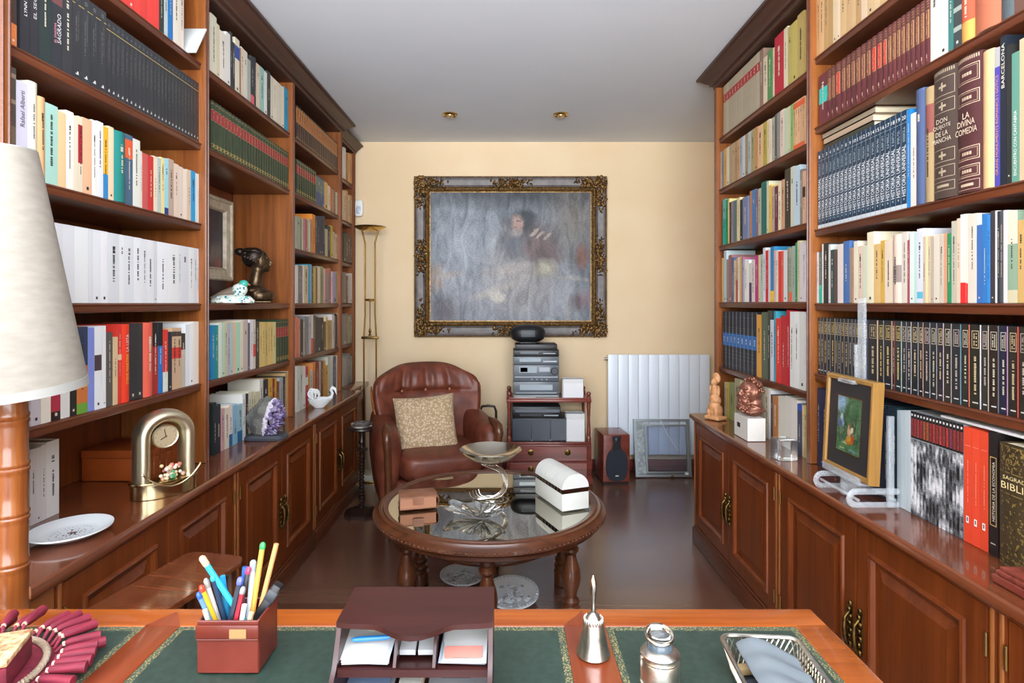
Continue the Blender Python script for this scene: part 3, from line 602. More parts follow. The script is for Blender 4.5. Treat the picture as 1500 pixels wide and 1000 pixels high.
row('R2', 2, E1 % 'fourth shelf', (1340, 300, .15), 21, "80,235,d0d2dc,b6-15-5cb0cc 105,310,c4b4a4 130,305,e4d4a4 155,305,ccbc9c 185,310,b4a494 240,290,d0c8b8 285,285,c4b8a8 315,280,d49474 358,280,2b8656,cemerald_green_book 410,160,b4b0a0 445,135,d4bca4 500,95,dcd8d0,b0-23-e02c2c,cwhite_book_with_a_bright_red_foot 520,90,e4dcc4,b0-22-d83030 605,90,d0c8bc 658,95,3b68a8,b88-100-c8d0d8 708,90,2f70b0 738,100,3682c8 785,60,3a3438 805,60,e0e0e0 832,65,2f343c 865,60,4a4a4c 885,55,d4d0d4 905,55,dcd8d8 1005,60,88a088,b64-100-d8ccb8,b0-14-c8c0a0,ccream_and_green_book_with_a_plant_picture 1075,150,c4a064")
row('R2', 1, E1 % 'fifth shelf', (1180, 450, .14), 130, "160,h.206,262428,V 190,h.206,28262a,V 228,h.206,2a282c,V 262,h.206,26282a,V 312,h.206,2c2a28,V,ea09a92 335,h.206,24262a,V 370,h.206,282a2c,V 408,h.206,2a2626,V 450,h.206,262a2c,V 490,h.206,2a2a2c,V 525,h.206,28282c,V 560,h.206,2a282a,V 600,h.206,26282c,V 655,h.206,2a2c34,V,e5a5a80 762,h.206,282a2e,V,ec0a890 822,h.206,2a2826,V 910,h.206,26282c,V,eb09890 935,h.206,4a2a24,V,eb06050 1010,h.206,2a3032,V,ea4b4ac 1060,h.206,262a2c,V 1110,h.206,2a2a2e,V,ec8c8cc")
row('R2', 1, E1 % 'fifth shelf', (1340, 455, .165), -26, "35,h.206,26282a,V 78,h.206,2a282a,V,ec8a898 140,h.206,2a2a2e,V 200,h.206,26282c,V 260,h.206,2a2830,V,eb8b0b8 330,h.206,2c2826,V,e9a9a9a 415,h.206,262a2e,V,e6a8a9a 490,h.206,2a2a26,V,ec87058 592,h.206,26261f,V,ec8c8d0 660,h.206,30302c,V,eb8b0a4 750,h.206,2a201c,V,e6a6a72 830,h.206,22263a,V,eb088a4 925,h.206,2a2622,V,ec04a40 1010,h.206,2c2a24,V,e808080")
row('R2', 0, 'on the worktop behind the easel picture', (1180, 540, .3), 58, "*4,112,h.285,1f2a48 *7,290,h.285,20304c *3,380,h.285,1e2c44")
row('R2', 0, 'on the worktop behind the easel picture', (1280, 590, .21), 67, "100,40,1b2840 128,25,1e343e 162,30,183038 *4,258,55,b6c2c8,n *16,626,h.292,8a8e92,P")
row('R2', 0, 'on the worktop behind the easel picture', (1400, 590, .29), 41, "*3,165,h.288,d4452a,R 216,150,1f1a1c,E,cblack_book_on_economics_with_a_framed_title")
row('R2', 0, 'on the worktop behind the easel picture', (1400, 590, .29), 222, "448,225,40341f,S,cthick_gold_tooled_bible", X=1.14)
TOPS = {('L', 1): 1, }
def shelf_gap(o):
    lv = LV[o['bay'] if o['bay'] in LV else 'L']; up = [z for z in lv if z > o['z'] + .01]
    if o['bay'] == 'L2' and o['li'] == 2: return .55
    return (up[0] - .027 if up else FZ) - o['z']
for o in SPEC: o['h'] = max(.09, min(o['h'], shelf_gap(o) - .006))
for o in SPEC: o['area'] = o['px']
SPEC.sort(key=lambda o: -o['area'])
NBOOK = 300
rest = MB(); rnd = random.Random(3)
for i, o in enumerate(SPEC):
    D = o['D'] or random.uniform(.125, .17)
    if o['style'] in ('Q', 'D', 'S', 'H'): D = .2
    rz = R(90) if o['sgn'] < 0 else R(-90)
    loc = Vector((o['sgn'] * o['X'], o['y'], o['z'] + .0008))
    if i >= NBOOK:
        rest.M = Matrix.Translation(loc) @ Matrix.Rotation(rz, 4, 'Z'); book_geo(rest, o['t'], o['h'], D, o['col'], o['style'], rnd, True, o['info']); continue
    mb = MB(); own = o['z'] + o['h'] < 1.40
    book_geo(mb, o['t'], o['h'], D, o['col'], o['style'], rnd, not own, o['info'])
    b = mb.build('book', None, loc, (0, 0, rz), smooth=30)
    if own:
        pb = MB(); page_geo(pb, o['t'], o['h'], D, .0012 if o['t'] < .015 else .002); pb.build('page_block', b, smooth=0)
    cl_ = o['info'].get('claim')
    if cl_ and o['style'] != 'H': lab = cl_ + ' ' + o['where']
    else: lab = '%s book, %s from the far end, %s' % (colour_name(o['base']), ordinal(o['ord']), o['where'])
    if o['style'] == 'H': lab = 'dark blue history volume number %d in the set above the easel picture' % o['info']['num']
    tag(b, lab, 'book', 'books ' + o['where'])
rest.M = Matrix.Identity(4)
st = rest.build('small_books', smooth=30); st['kind'] = 'stuff'; tag(st, 'small far books filling the remaining places on the bookcase shelves', 'books')
# ------------------------------------------------------------------ the desk
DZ = .76
LEAF = noisy('green_desk_leather', '22322b', '2e3f37', 90, .42, .12, .0006)
def tooled():
    m = P('tooled_gold_border', '4a4a34', .4); v = coords(m)
    vo = N(m, 'ShaderNodeTexVoronoi'); vo.inputs['Scale'].default_value = 330; L(m, v, vo.inputs['Vector'])
    L(m, ramp(m, vo.outputs['Distance'], [(.34, '9a8a58'), (.46, '34443a')]), bsdf(m).inputs['Base Color']); return m
TOOL = tooled()
desk = thing('desk', 'cherry writing desk with green leather inlays and gold tooled borders', 'desk', (-.22, .66, 0))
x0, x1, y0, y1 = -.75, .75, -.38, .362
mb = MB()
mb.box(x0, x1, y1 - .058, y1, DZ - .034, DZ, W_DESK, .005, 3); mb.box(x0, x1, y0, y0 + .058, DZ - .034, DZ, W_DESK, .005, 3)
mb.box(x0, x0 + .06, y0 + .05, y1 - .05, DZ - .034, DZ - .0004, W_DESK, .004, 2); mb.box(x1 - .056, x1, y0 + .05, y1 - .05, DZ - .034, DZ - .0004, W_DESK, .004, 2)
mb.box(x0 + .03, x1 - .03, y0 + .03, y1 - .03, DZ - .04, DZ - .004, W_DESK2)
mb.build('top_frame', desk)
for a, b in ((-.375, -.317), (.314, .383)):
    mb = MB(); mb.box(a, b, y0 + .055, y1 - .055, DZ - .03, DZ, W_DESK2, .002); mb.slab([(a, y1 - .056), (b, y1 - .056), ((a + b) / 2, y1 - .012)], DZ - .001, DZ + .0003, W_DESK2); mb.build('divider', desk)
for a, b in ((x0 + .06, -.375), (-.317, .314), (.383, x1 - .056)):
    mb = MB(); c, d = y0 + .058, y1 - .058
    lp = [[(a + i, c + i, z), (b - i, c + i, z), (b - i, d - i, z), (a + i, d - i, z)] for i, z in ((.0, DZ - .02), (.0, DZ - .0012), (.011, DZ - .0012))]
    mb.loft(lp, TOOL, cap0=False, cap1=False); mb.quad(lp[-1], LEAF); mb.build('leather_inlay', desk)
for s in (-1, 1):
    mb = MB(); mb.box(min(s * .33, s * .7), max(s * .33, s * .7), y0 + .05, y1 - .05, .001, DZ - .04, W_DESK2, .004); mb.build('pedestal', desk)
mb = MB(); mb.box(-.33, .33, y1 - .09, y1 - .07, .25, DZ - .04, W_DESK2); mb.build('modesty_panel', desk)

# ---- letter organiser
G = at
og = thing('letter_organiser', 'dark mahogany letter organiser with a scooped top and papers in its compartments', 'organiser', (-.121, .80, DZ))
def oy(y): return y - .80
mb = MB(); hw = .103
pts = [(-hw, oy(.868)), (hw, oy(.868))] + [(hw, oy(.772))]
for i in range(1, 16):                       # curved front edge of the top board
    u = 1 - i / 8; x = hw * u; a = abs(u)
    yf = .772 - (.055 * math.cos(a / .45 * math.pi / 2) ** 1.0 if a < .45 else 0) * .45 - .008 * math.cos(a * 1.3)
    pts.append((x, oy(yf)))
pts.append((-hw, oy(.772)))
mb.slab(pts, .104, .111, W_ORG); mb.build('top_board', og)
for x, nm in ((-hw, 'side'), (hw - .006, 'side')):
    mb = MB(); prof = [(oy(.868), 0), (oy(.868), .103), (oy(.775), .103), (oy(.765), .085), (oy(.752), .062), (oy(.735), .050), (oy(.70), .046), (oy(.68), .03), (oy(.665), .012), (oy(.665), 0)]
    mb.loft([[(x, y, z) for y, z in prof], [(x + .006, y, z) for y, z in prof]], W_ORG); mb.build(nm, og)
for x in (-.024, .027):
    mb = MB(); prof = [(oy(.864), .056), (oy(.864), .103), (oy(.79), .103), (oy(.77), .08), (oy(.756), .058)]
    mb.loft([[(x - .002, y, z) for y, z in prof], [(x + .002, y, z) for y, z in prof]], W_ORG); mb.build('divider', og)
mb = MB(); mb.box(-hw + .0065, hw - .0065, oy(.757), oy(.867), .052, .0555, W_ORG); mb.box(-hw + .0065, hw - .0065, oy(.753), oy(.757), .05, .060, W_ORG); mb.build('shelf', og)
mb = MB(); mb.box(-hw + .0065, hw - .0065, oy(.862), oy(.868), .0, .103, W_ORG); mb.box(-hw + .0065, hw - .0065, oy(.665), oy(.862), 0, .005, W_ORG); mb.build('base', og)
def sheet(name, label, x, y, z, wx, wy, col, rz=0, tilt=0, th=.0012, cat='paper', group=None, bars=0, seed=1):
    mb = MB(); mb.box(-wx / 2, wx / 2, -wy / 2, wy / 2, 0, th, hexm(col, .7))
    r_ = random.Random(seed)
    for k in range(bars):
        yy = wy / 2 - .008 - k * .006
        mb.box(-wx * .3, -wx * .3 + wx * r_.uniform(.3, .55), yy - .0009, yy + .0009, th, th + .0002, hexm('70747c', .7))
    o = mb.build(name, None, (x, y, z), (tilt, 0, rz), smooth=0); return tag(o, label, cat, group)
bz = DZ + .0562
T_ = R(14)
for k, (c, dx, dy, rz) in enumerate((('c2c4c4', .0, .0, .05), ('bcc2cc', .004, -.003, -.06), ('c8c8c6', -.003, .002, .02))):
    sheet('envelope', ['white envelope at the bottom of the pile under the blue pen', 'pale blue envelope in the middle of the pile under the blue pen', 'white envelope directly under the blue pen in the organiser'][k], -.187 + dx, .81 + dy, bz + .012 + k * .0022, .062, .086, c, rz, T_, cat='envelope', group='papers in the organiser')
mb = MB(); mb.lathe([(.0, .0), (.024, 0), (.024, .0015), (0, .0015)], hexm('b4b8a0', .7), seg=24, sy=.8); tag(mb.build('round_card', None, (-.186, .831, bz + .0255), (T_, 0, 0)), 'pale greenish oval card behind the blue pen in the organiser', 'card')
mb = MB(); mb.tube([(-.026, 0, 0), (-.02, 0, 0), (.02, 0, 0), (.026, 0, 0)], [.0015, .0034, .0034, .002], hexm('1673b8', .35), 8); tag(mb.build('pen', None, (-.183, .792, bz + .022), (0, 0, .12)), 'blue pen lying on the envelopes in the organiser', 'pen')
for k, x in enumerate((-.132, -.108)):
    sheet('business_card', ['stack of white cards beside the envelopes, in the narrow middle slot', 'stack of white cards with a green line, in the middle slot'][k], x, .805, bz + .010, .021, .044, 'b4b6ba', .03 * k, T_, .008, 'cards')
    if k:
        pass
for k, (c, wx, wy, dx, dy, lab) in enumerate((('a8b0bc', .062, .08, .0, 0, 'blue grey envelope lowest in the wider slot of the organiser'), ('c4c4c2', .058, .075, .002, -.006, 'white sheet above the blue grey envelope in the organiser'), ('b87468', .05, .018, .0, -.030, 'salmon pink slip across the papers in the organiser'), ('bcc2c6', .056, .05, -.002, .016, 'printed white card on top in the wider organiser slot'))):
    sheet('paper_slip', lab, -.057 + dx, .808 + dy, bz + .011 + k * .0024 - (.004 if k == 2 else 0), wx, wy, c, .04 * k - .05, T_, cat='paper', group='papers in the organiser', bars=5 if k == 3 else 0)
mb = MB(); mb.box(-.035, .035, -.055, .055, 0, .006, hexm('d2d8e2', .7)); mb.box(-.028, .03, -.06, .05, .0062, .009, hexm('8fa9d0', .6)); tag(mb.build('booklet', None, (-.188, .79, DZ + .0055), (0, 0, .03)), 'pale booklet with a blue leaflet in the lowest tray of the organiser', 'booklet')
mb = MB(); mb.box(-.015, .015, -.055, .05, 0, .02, hexm('cdb79c', .6), .003); mb.box(-.0145, .0145, -.054, .049, .0202, .023, hexm('dcdcd6', .6)); tag(mb.build('card_box', None, (-.128, .80, DZ + .0055)), 'small beige box of cards in the lowest tray of the organiser', 'box')
o = sheet('letter', 'white letter with a printed heading in the lowest organiser tray', -.066, .765, DZ + .0058, .084, .15, 'c4c8d0', -.01, 0, .0012, 'letter', bars=3)

# ---- pen holder with its pens
ph = thing('pen_holder', 'red brown leather pen holder box full of pens', 'pen holder', (-.3985, .874, DZ))
mb = MB(); w2, d2, hh = .044, .035, .076
for a in ((-w2, w2, -d2, -d2 + .004), (-w2, w2, d2 - .004, d2), (-w2, -w2 + .004, -d2 + .004, d2 - .004), (w2 - .004, w2, -d2 + .004, d2 - .004)): mb.box(a[0], a[1], a[2], a[3], 0.001, hh, PENLEA, .0012, 1)
mb.box(-w2 + .003, w2 - .003, -d2 + .003, d2 - .003, .001, .005, PENLEA); mb.build('box', ph)
mb = MB(); mb.box(-w2 - .001, w2 + .001, -d2 - .003, -d2 - .0002, .052, .071, PENLEA, .0012); mb.tube([(-w2, -d2 - .001, .050), (w2, -d2 - .001, .050)], .0013, PENLEA, 6); mb.build('front_band', ph)
mb = MB(); mb.box(.004, .028, -d2 - .0042, -d2 - .0032, .053, .066, hexm('9a744a', .4)); mb.build('gold_plate', ph)
def pen(px, py, qx, qy, d0, d1, r, col, label, tip=None, kind='pen'):
    """from the visible top end (px,py at depth d0) down towards (qx,qy at depth d1), then on to the bottom of the box"""
    d0, d1 = .842 + (d0 - .845) * .65, .842 + (d1 - .845) * .65
    a = Vector((atd(px, d0), d0, zat(py, d0))); b = Vector((atd(qx, d1), d1, zat(qy, d1)))
    cx, cy = ph.location.x, ph.location.y; k = (a.z - DZ - .045) / max(1e-4, a.z - b.z); e = a + (b - a) * max(1, k)
    e.x = max(cx - w2 + .009, min(cx + w2 - .009, e.x)); e.y = max(cy - d2 + .009, min(cy + d2 - .009, e.y)); e.z = DZ + .045
    dr = (e - a).normalized(); b = e.copy()
    o = thing(kind, label, kind.split('_')[-1], e, 0, 'pens in the leather pen holder')
    mb = MB(); mb.tube([a - e, (a - e) * .5, Vector((0, 0, 0)), dr * .03], [r, r, r, r * .4], hexm(col, .3), 8); mb.build('barrel', o)
    if tip:
        mb = MB(); mb.tube([a - dr * .003 - e, a - e, a + dr * tip[1] - e, a + dr * (tip[1] + .001) - e], [r * .6, r * 1.12, r * 1.12, r], hexm(tip[0], .3), 8); mb.build('cap', o)
PN = [(296, 817, 338, 880, .86, .88, .0042, '2fa8c4', 'turquoise felt pen with a pale end, leaning furthest towards the lamp', ('d8b08c', .012)),
      (326, 843, 331, 880, .90, .90, .004, '2a8fc0', 'short blue pen standing behind the turquoise felt pen', None),
      (302, 850, 318, 900, .87, .885, .0035, 'c9c6c2', 'silver grey ballpoint beside the navy pen', ('9a9690', .01)),
      (312, 845, 327, 898, .865, .88, .0038, '233650', 'navy pen with a turquoise stripe near its point', ('2aa0b8', .004)),
      (295, 860, 313, 903, .855, .868, .0036, 'd8a426', 'yellow ballpoint with a red end', ('d8402c', .006)),
      (291, 870, 306, 903, .85, .862, .0034, '5f86b8', 'pale blue ballpoint at the lamp side of the holder', ('2f5aa8', .006)),
      (300, 893, 304, 906, .845, .85, .0034, 'a8b4a4', 'stubby grey green pen at the front of the holder', None),
      (352, 848, 340, 900, .88, .87, .0042, '2d3442', 'dark pen with a violet blue top', ('5a62c0', .006)),
      (359, 830, 356, 862, .91, .905, .004, '2a5aa8', 'blue pen rising behind the crimson topped pen', None),
      (364, 833, 352, 890, .90, .885, .0036, '30343a', 'black pen with a crimson clip top', ('b83058', .006)),
      (371, 823, 367, 872, .915, .905, .0044, 'b8c4d0', 'silver marker in the middle of the holder', ('8fa0b4', .012)),
      (356, 862, 347, 902, .87, .862, .0036, '9c2434', 'dark red pen at the front with a grey top', ('8a8c90', .006)),
      (358, 885, 355, 902, .86, .857, .0036, 'd8d6d0', 'short white crayon at the front of the holder', None),
      (385, 797, 375, 862, .92, .905, .0040, 'd89c44', 'ochre pencil with a green end', ('2f9a52', .006)),
      (405, 796, 390, 856, .925, .912, .0038, 'c88e5c', 'plain wooden pencil, tallest beside the ochre one', None),
      (368, 897, 366, 905, .853, .852, .0036, 'c8a888', 'beige stub at the front corner of the holder', None)]
for p_ in PN: pen(*p_)
o = thing('stapler', 'black stapler sticking out of the leather pen holder', 'stapler', ph.location + Vector((.022, .006, .012)))
mb = MB(); mb.M = Matrix.Translation((.008, .004, .055)) @ Euler((R(-8), R(32), 0)).to_matrix().to_4x4(); mb.box(-.007, .007, -.010, .010, -.045, .045, BLACK, .003, 2); mb.build('handle', o)
mb = MB(); mb.M = Matrix.Translation((.008, .004, .055)) @ Euler((R(-8), R(32), 0)).to_matrix().to_4x4(); mb.box(-.0075, .0075, -.0105, .0105, .02, .036, DGREY, .001); mb.build('grip', o)

# ---- hand bell, silver jar, basket
o = thing('hand_bell', 'silver hand bell standing on the desk divider', 'bell', (.131, .886, DZ))
mb = MB(); mb.lathe([(.022, .004), (.0245, .001), (.0255, .003), (.024, .007), (.021, .018), (.0185, .032), (.0165, .044), (.013, .054), (.008, .061), (.004, .064), (0, .065)], SILVERP, seg=32); mb.build('bell', o)
mb = MB(); mb.lathe([(.003, .062), (.0048, .069), (.003, .075), (.0038, .084), (.0052, .096), (.0056, .104), (.004, .113), (.001, .119), (0, .12)], CHROME, seg=16); mb.build('handle', o)
mb = MB()
for k in range(22): a = 2 * math.pi * k / 22; mb.ell((.0138 * math.cos(a), .0138 * math.sin(a), .052), (.0022, .0022, .005), SILVERP, seg=6, rings=4)
mb.build('collar', o)
o = thing('silver_jar', 'squat silver jar with a hinged glass lid beside the bell', 'jar', (.212, .812, DZ)); o.scale = (.95, .95, .84)
mb = MB(); mb.lathe([(.025, .001), (.0285, .003), (.0285, .010), (.0265, .012), (.028, .014), (.0285, .042), (.027, .046), (.0285, .049), (.027, .053), (.028, .057), (.024, .062), (.018, .065)], SILVERP, seg=36); mb.build('body', o)
mb = MB(); mb.lathe([(.018, .0645), (.0175, .072), (.016, .075), (0, .0765)], P('dark_glass', '4a5660', .08), seg=28); mb.build('stopper', o)
mb = MB(); pts = []
for k in range(25):
    a = -math.pi / 2 + (-1 + 2 * k / 24) * math.pi * .96; pts.append((.019 * math.cos(a), .019 * math.sin(a) + .003, .078 + .010 * (math.sin(a) + 1) / 2))
mb.tube(pts, .0022, CHROME, 8, flat=1.6); mb.box(-.010, .010, .016, .024, .072, .092, CHROME, .003); mb.build('lid_ring', o)
mb = MB(); mb.lathe([(.0165, .0775), (.0175, .080), (.014, .087), (0, .089)], GLASS, seg=24); mb.build('lid_glass', o)
bk = thing('filigree_basket', 'oval cornered silver filigree basket holding a folded mask', 'basket', (.364, .782, DZ), R(-4))
def rrect(hx, hy, r, n=6):
    return [(sx * (hx - r) + r * math.cos(a0 + math.pi / 2 * k / n), sy * (hy - r) + r * math.sin(a0 + math.pi / 2 * k / n)) for sx, sy, a0 in ((1, 1, 0), (-1, 1, math.pi / 2), (-1, -1, math.pi), (1, -1, 1.5 * math.pi)) for k in range(n + 1)]
rim = rrect(.055, .082, .015); foot = rrect(.045, .072, .012)
mb = MB(); mb.tube([(x, y, .040) for x, y in rim], .0032, SILVERP, 8, ring=True); mb.build('rim', bk)
mb = MB(); mb.slab(foot, .001, .003, DGREY); mb.tube([(x, y, .003) for x, y in foot], .0018, SILVERP, 6, ring=True); mb.build('base', bk)
mb = MB(); n = len(rim); per = 64
def along(lp, t):
    ds = [math.dist(lp[i], lp[(i + 1) % len(lp)]) for i in range(len(lp))]; s_ = (t % 1) * sum(ds); i = 0
    while i < len(lp) - 1 and s_ > ds[i]: s_ -= ds[i]; i += 1
    u = min(1, s_ / max(ds[i], 1e-9)); a, b = lp[i], lp[(i + 1) % len(lp)]; return (a[0] + (b[0] - a[0]) * u, a[1] + (b[1] - a[1]) * u)
for k in range(per):
    for sgn in (-1, 1):
        pts = []
        for q in range(5):
            t = k / per + sgn * q / 4 * 2 / per; a, b = along(foot, t), along(rim, t); u = q / 4; pts.append((a[0] + (b[0] - a[0]) * u, a[1] + (b[1] - a[1]) * u, .003 + .036 * u))
        mb.tube(pts, .0011, SILVERP, 4)
mb.build('filigree', bk, smooth=0)
mb = MB(); rows = []
for j in range(13):                           # folded pale blue grey mask, ridged cloth hanging over the rim
    v = j / 12; r_ = []
    for i in range(13):
        u = i / 12; x = -.052 + .10 * u + .012 * v; y = .075 - .135 * v - .02 * u
        z = .033 + .020 * math.sin(u * math.pi) * (1 - .6 * v) + .004 * math.sin(v * 22) * (.4 + .6 * u) + .006 * math.sin(u * 5 + 1) - .012 * v
        r_.append((x, y, z))
    rows.append(r_)
mb.loft([r_ for r_ in rows], P('mask_cloth', '5f666b', .85), closed=False)
ms = mb.build('face_mask'); applied(ms, [('SOLIDIFY', dict(thickness=.0015)), ('SUBSURF', dict(levels=1))]); ms.scale = (.8, .85, .9); ms.location = (.366, .784, DZ + .004); ms.rotation_euler = (0, 0, R(-4)); tag(ms, 'pale blue grey folded face mask lying in the silver basket', 'mask')
mb = MB(); mb.box(-.036, .03, -.055, .03, 0, .015, P('dark_cloth', '20262e', .8), .006, 3); o = mb.build('spectacle_case', None, (.362, .775, DZ + .0042), (0, 0, .1)); tag(o, 'dark soft case under the mask in the silver basket', 'case')
mb = MB(); mb.box(-.018, .018, -.008, .008, 0, .010, hexm('b09468', .6), .003, 2); o = mb.build('cork_piece', None, (.345, .836, DZ + .0042), (0, 0, .1)); tag(o, 'tan cork piece in the far corner of the silver basket', 'cork')

# ---- crimson tasselled mat with the ornate box
VEL = noisy('crimson_velvet', '560a20', '781229', 60, .8, .3, .003); TASS = noisy('crimson_thread', '640e26', '801830', 30, .7, .5, .002, sc=(1, 1, 8))
tm = thing('tasselled_mat', 'crimson velvet mat with a braided border and tassels on the desk corner', 'mat', (-.752, .802, DZ))
mb = MB(); mb.lathe([(0, .001), (.112, .001), (.116, .006), (.105, .012), (.085, .016), (0, .016)], VEL, seg=40); mb.build('velvet', tm)
mb = MB()
for q in (0, 1):
    mb.tube([((.098) * math.cos(a) + .0028 * math.cos(a * 60 + q * math.pi) * math.cos(a), (.098) * math.sin(a) + .0028 * math.cos(a * 60 + q * math.pi) * math.sin(a), .017 + .0025 * math.sin(a * 60 + q * math.pi)) for a in [2 * math.pi * k / 480 for k in range(480)]], .0026, hexm('8c7a66', .6), 5, ring=True)
mb.build('braid', tm)
for k in range(36):
    a = R(-75) + k * R(7.2); ca, sa = math.cos(a), math.sin(a); j = random.Random(k)
    ln = .055 + j.uniform(-.004, .006); dz = .018 + j.uniform(-.003, .010); a2 = a + j.uniform(-.25, .25); e = Vector((math.cos(a2), math.sin(a2), 0))
    p0 = Vector((.108 * ca, .108 * sa, .012)); mb = MB()
    q = [p0, p0 + e * .010 + Vector((0, 0, dz - .012)), p0 + e * .016 + Vector((0, 0, dz - .012)), p0 + e * .03 + Vector((0, 0, dz - .013)), p0 + e * ln + Vector((0, 0, dz - .015)), p0 + e * (ln + .001) + Vector((0, 0, dz - .015))]
    mb.tube(q, [.0025, .003, .0058, .0068, .0075, .002], TASS, 12); tb = mb.build('tassel', tm)
    mb = MB(); mb.tube([q[1] - e * .002, q[1] + e * .002, q[1] + e * .004], [.0034, .0038, .0032], hexm('e0b8a0', .5), 8); mb.build('knot', tb)
ob = thing('ornate_box', 'crimson box with a gilt lid and silver rosette on the tasselled mat', 'box', (-.726, .800, DZ + .0165), R(20))
mb = MB(); mb.box(-.052, .052, -.042, .042, .0005, .03, VEL, .003, 2); mb.box(-.03, .04, -.0428, -.0422, .004, .026, hexm('c8b8a4', .7)); mb.build('body', ob)
GILT = noisy('gilt_relief', '9a5a3c', 'e8d0a0', 110, .45, .8, .003); mb = MB(); mb.box(-.053, .053, -.043, .043, .0305, .04, GILT, .003, 2); mb.build('lid', ob)
mb = MB(); mb.lathe([(.012, .0402), (.013, .043), (.008, .048), (.009, .051), (0, .053)], OLDBRASS, seg=12); 
for k in range(8): a = k * math.pi / 4; mb.ell((.011 * math.cos(a), .011 * math.sin(a), .044), .003, SILVERP, seg=6, rings=4)
mb.build('rosette', ob)

# ---- side table and bamboo-turned lamp
st_ = thing('side_table', 'low brown side table with a rounded top in front of the cabinet', 'side table', (-.872, 1.50, 0), R(-12))
mb = MB(); top = [(x, y) for x, y in rrect(.095, .2, .035)]
mb.loft([[(x * k, y * (1 - (1 - k) * .5), z) for x, y in top] for k, z in ((.93, .548), (1, .553), (1, .563), (.985, .568))], W_TOP); mb.build('table_top', st_, smooth=30)
for sx in (-1, 1):
    for sy in (-1, 1):
        mb = MB(); mb.tube([(sx * .065, sy * .16, .547), (sx * .068, sy * .165, .25), (sx * .07, sy * .17, .001)], [.016, .013, .010], W_TAB, 10); mb.build('leg', st_)
lm = thing('table_lamp', 'tall lamp with a bamboo-turned wooden column and linen shade', 'lamp', (-.951, 1.128, 0))
mb = MB(); prof = [(.0, .001), (.024, .001), (.026, .012), (.026, .03)]
z = .03
while z < 1.06:
    prof += [(.0265, z), (.0285, z + .004), (.0285, z + .008), (.0265, z + .011), (.0285, z + .015), (.0285, z + .019), (.0262, z + .024), (.0258, z + .055), (.0266, z + .088)]; z += .0935
prof += [(.02, z), (0, z)]
mb.lathe(prof, W_POLE, seg=28); mb.build('column', lm, smooth=30)
LIN = noisy('linen_shade', '908a80', '9c968c', 30, .9, .15, .001, sc=(1, 1, 3)); bsdf(LIN).inputs['Transmission Weight'].default_value = 0
mb = MB(); cx, cy = -.034, .008; b0, H, rb, rt = 1.119, .461, .145, .095
lo, hi = [], []
prof = [(rb, 0), (rt, H), (rt - .003, H), (rb - .003, .0)]
mb.M = Matrix.Translation((cx, cy, b0)) @ Euler((R(4.5), R(-1.5), 0)).to_matrix().to_4x4()
lps = [[(r * math.cos(2 * math.pi * i / 64), r * math.sin(2 * math.pi * i / 64), z) for i in range(64)] for r, z in prof]
mb.loft(lps, LIN, ring=True); sh = mb.build('shade', lm, smooth=50)
for r, z, hgt in ((rb, -.002, .017), (rt, H - .012, .014)):
    mb = MB(); mb.M = Matrix.Translation((cx, cy, b0)) @ Euler((R(4.5), R(-1.5), 0)).to_matrix().to_4x4()
    k = (rb - rt) / H
    lps = [[(q * math.cos(2 * math.pi * i / 64), q * math.sin(2 * math.pi * i / 64), zz) for i in range(64)] for q, zz in ((r + .0006, z), (r + .0012 - k * hgt, z + hgt), (r - .004 - k * hgt, z + hgt), (r - .0045, z))]
    mb.loft(lps, hexm('a3a39f', .7), ring=True); mb.build('trim', sh, smooth=50)
# ------------------------------------------------------------------ coffee table and what stands on it
TZ = .45
def tglass():
    m = P('smoked_mirror_glass', '16100c', .03); b = bsdf(m); b.inputs['IOR'].default_value = 1.5
    nt = m.node_tree; tr = N(m, 'ShaderNodeBsdfTransparent'); tr.inputs[0].default_value = (.45, .40, .34, 1); gl = N(m, 'ShaderNodeBsdfGlossy'); gl.inputs['Roughness'].default_value = .015; gl.inputs['Color'].default_value = (.95, .92, .82, 1)
    mx = N(m, 'ShaderNodeMixShader'); lw = N(m, 'ShaderNodeLayerWeight'); lw.inputs[0].default_value = .92
    L(m, lw.outputs['Fresnel'], mx.inputs[0]); L(m, tr.outputs[0], mx.inputs[1]); L(m, gl.outputs[0], mx.inputs[2]); L(m, mx.outputs[0], nt.nodes['Material Output'].inputs[0])
    return m
W_CARVED = wood('carved_walnut', '3e1f10', '5e3420', 'x', .6)
ct = thing('coffee_table', 'round dark walnut coffee table with a glass top on turned legs', 'table', (-.07, 2.51, 0), R(0))
mb = MB(); prof = [(.424, TZ - .012), (.428, TZ - .002), (.434, TZ + .001), (.446, TZ + .002), (.451, TZ - .003), (.456, TZ + .0), (.466, TZ - .002), (.469, TZ - .008), (.476, TZ - .014), (.487, TZ - .02), (.490, TZ - .032), (.484, TZ - .040), (.470, TZ - .046), (.466, TZ - .06), (.44, TZ - .075), (.43, TZ - .075), (.424, TZ - .03)]
lps = [[(r * math.cos(2 * math.pi * i / 96), r * math.sin(2 * math.pi * i / 96), z) for i in range(96)] for r, z in prof]
mb.loft(lps, W_TAB, ring=True); mb.build('rim', ct, smooth=40)
mb = MB()
for k in range(150):
    a = 2 * math.pi * k / 150; mb.ell((.485 * math.cos(a), .485 * math.sin(a), TZ - .026), (.0075, .0075, .0045), W_CARVED, seg=6, rings=4)
mb.build('carved_edge', ct)
mb = MB(); mb.lathe([(0, TZ - .012), (.427, TZ - .012), (.427, TZ - .006), (0, TZ - .006)], tglass(), seg=72); mb.build('glass_top', ct, smooth=0)
mb = MB(); mb.lathe([(.0, .20), (.06, .20), (.075, .215), (.06, .235), (.04, .25), (.035, .33), (.06, .36), (.07, .372), (0, .372)], W_TAB, seg=24); mb.build('hub', ct)
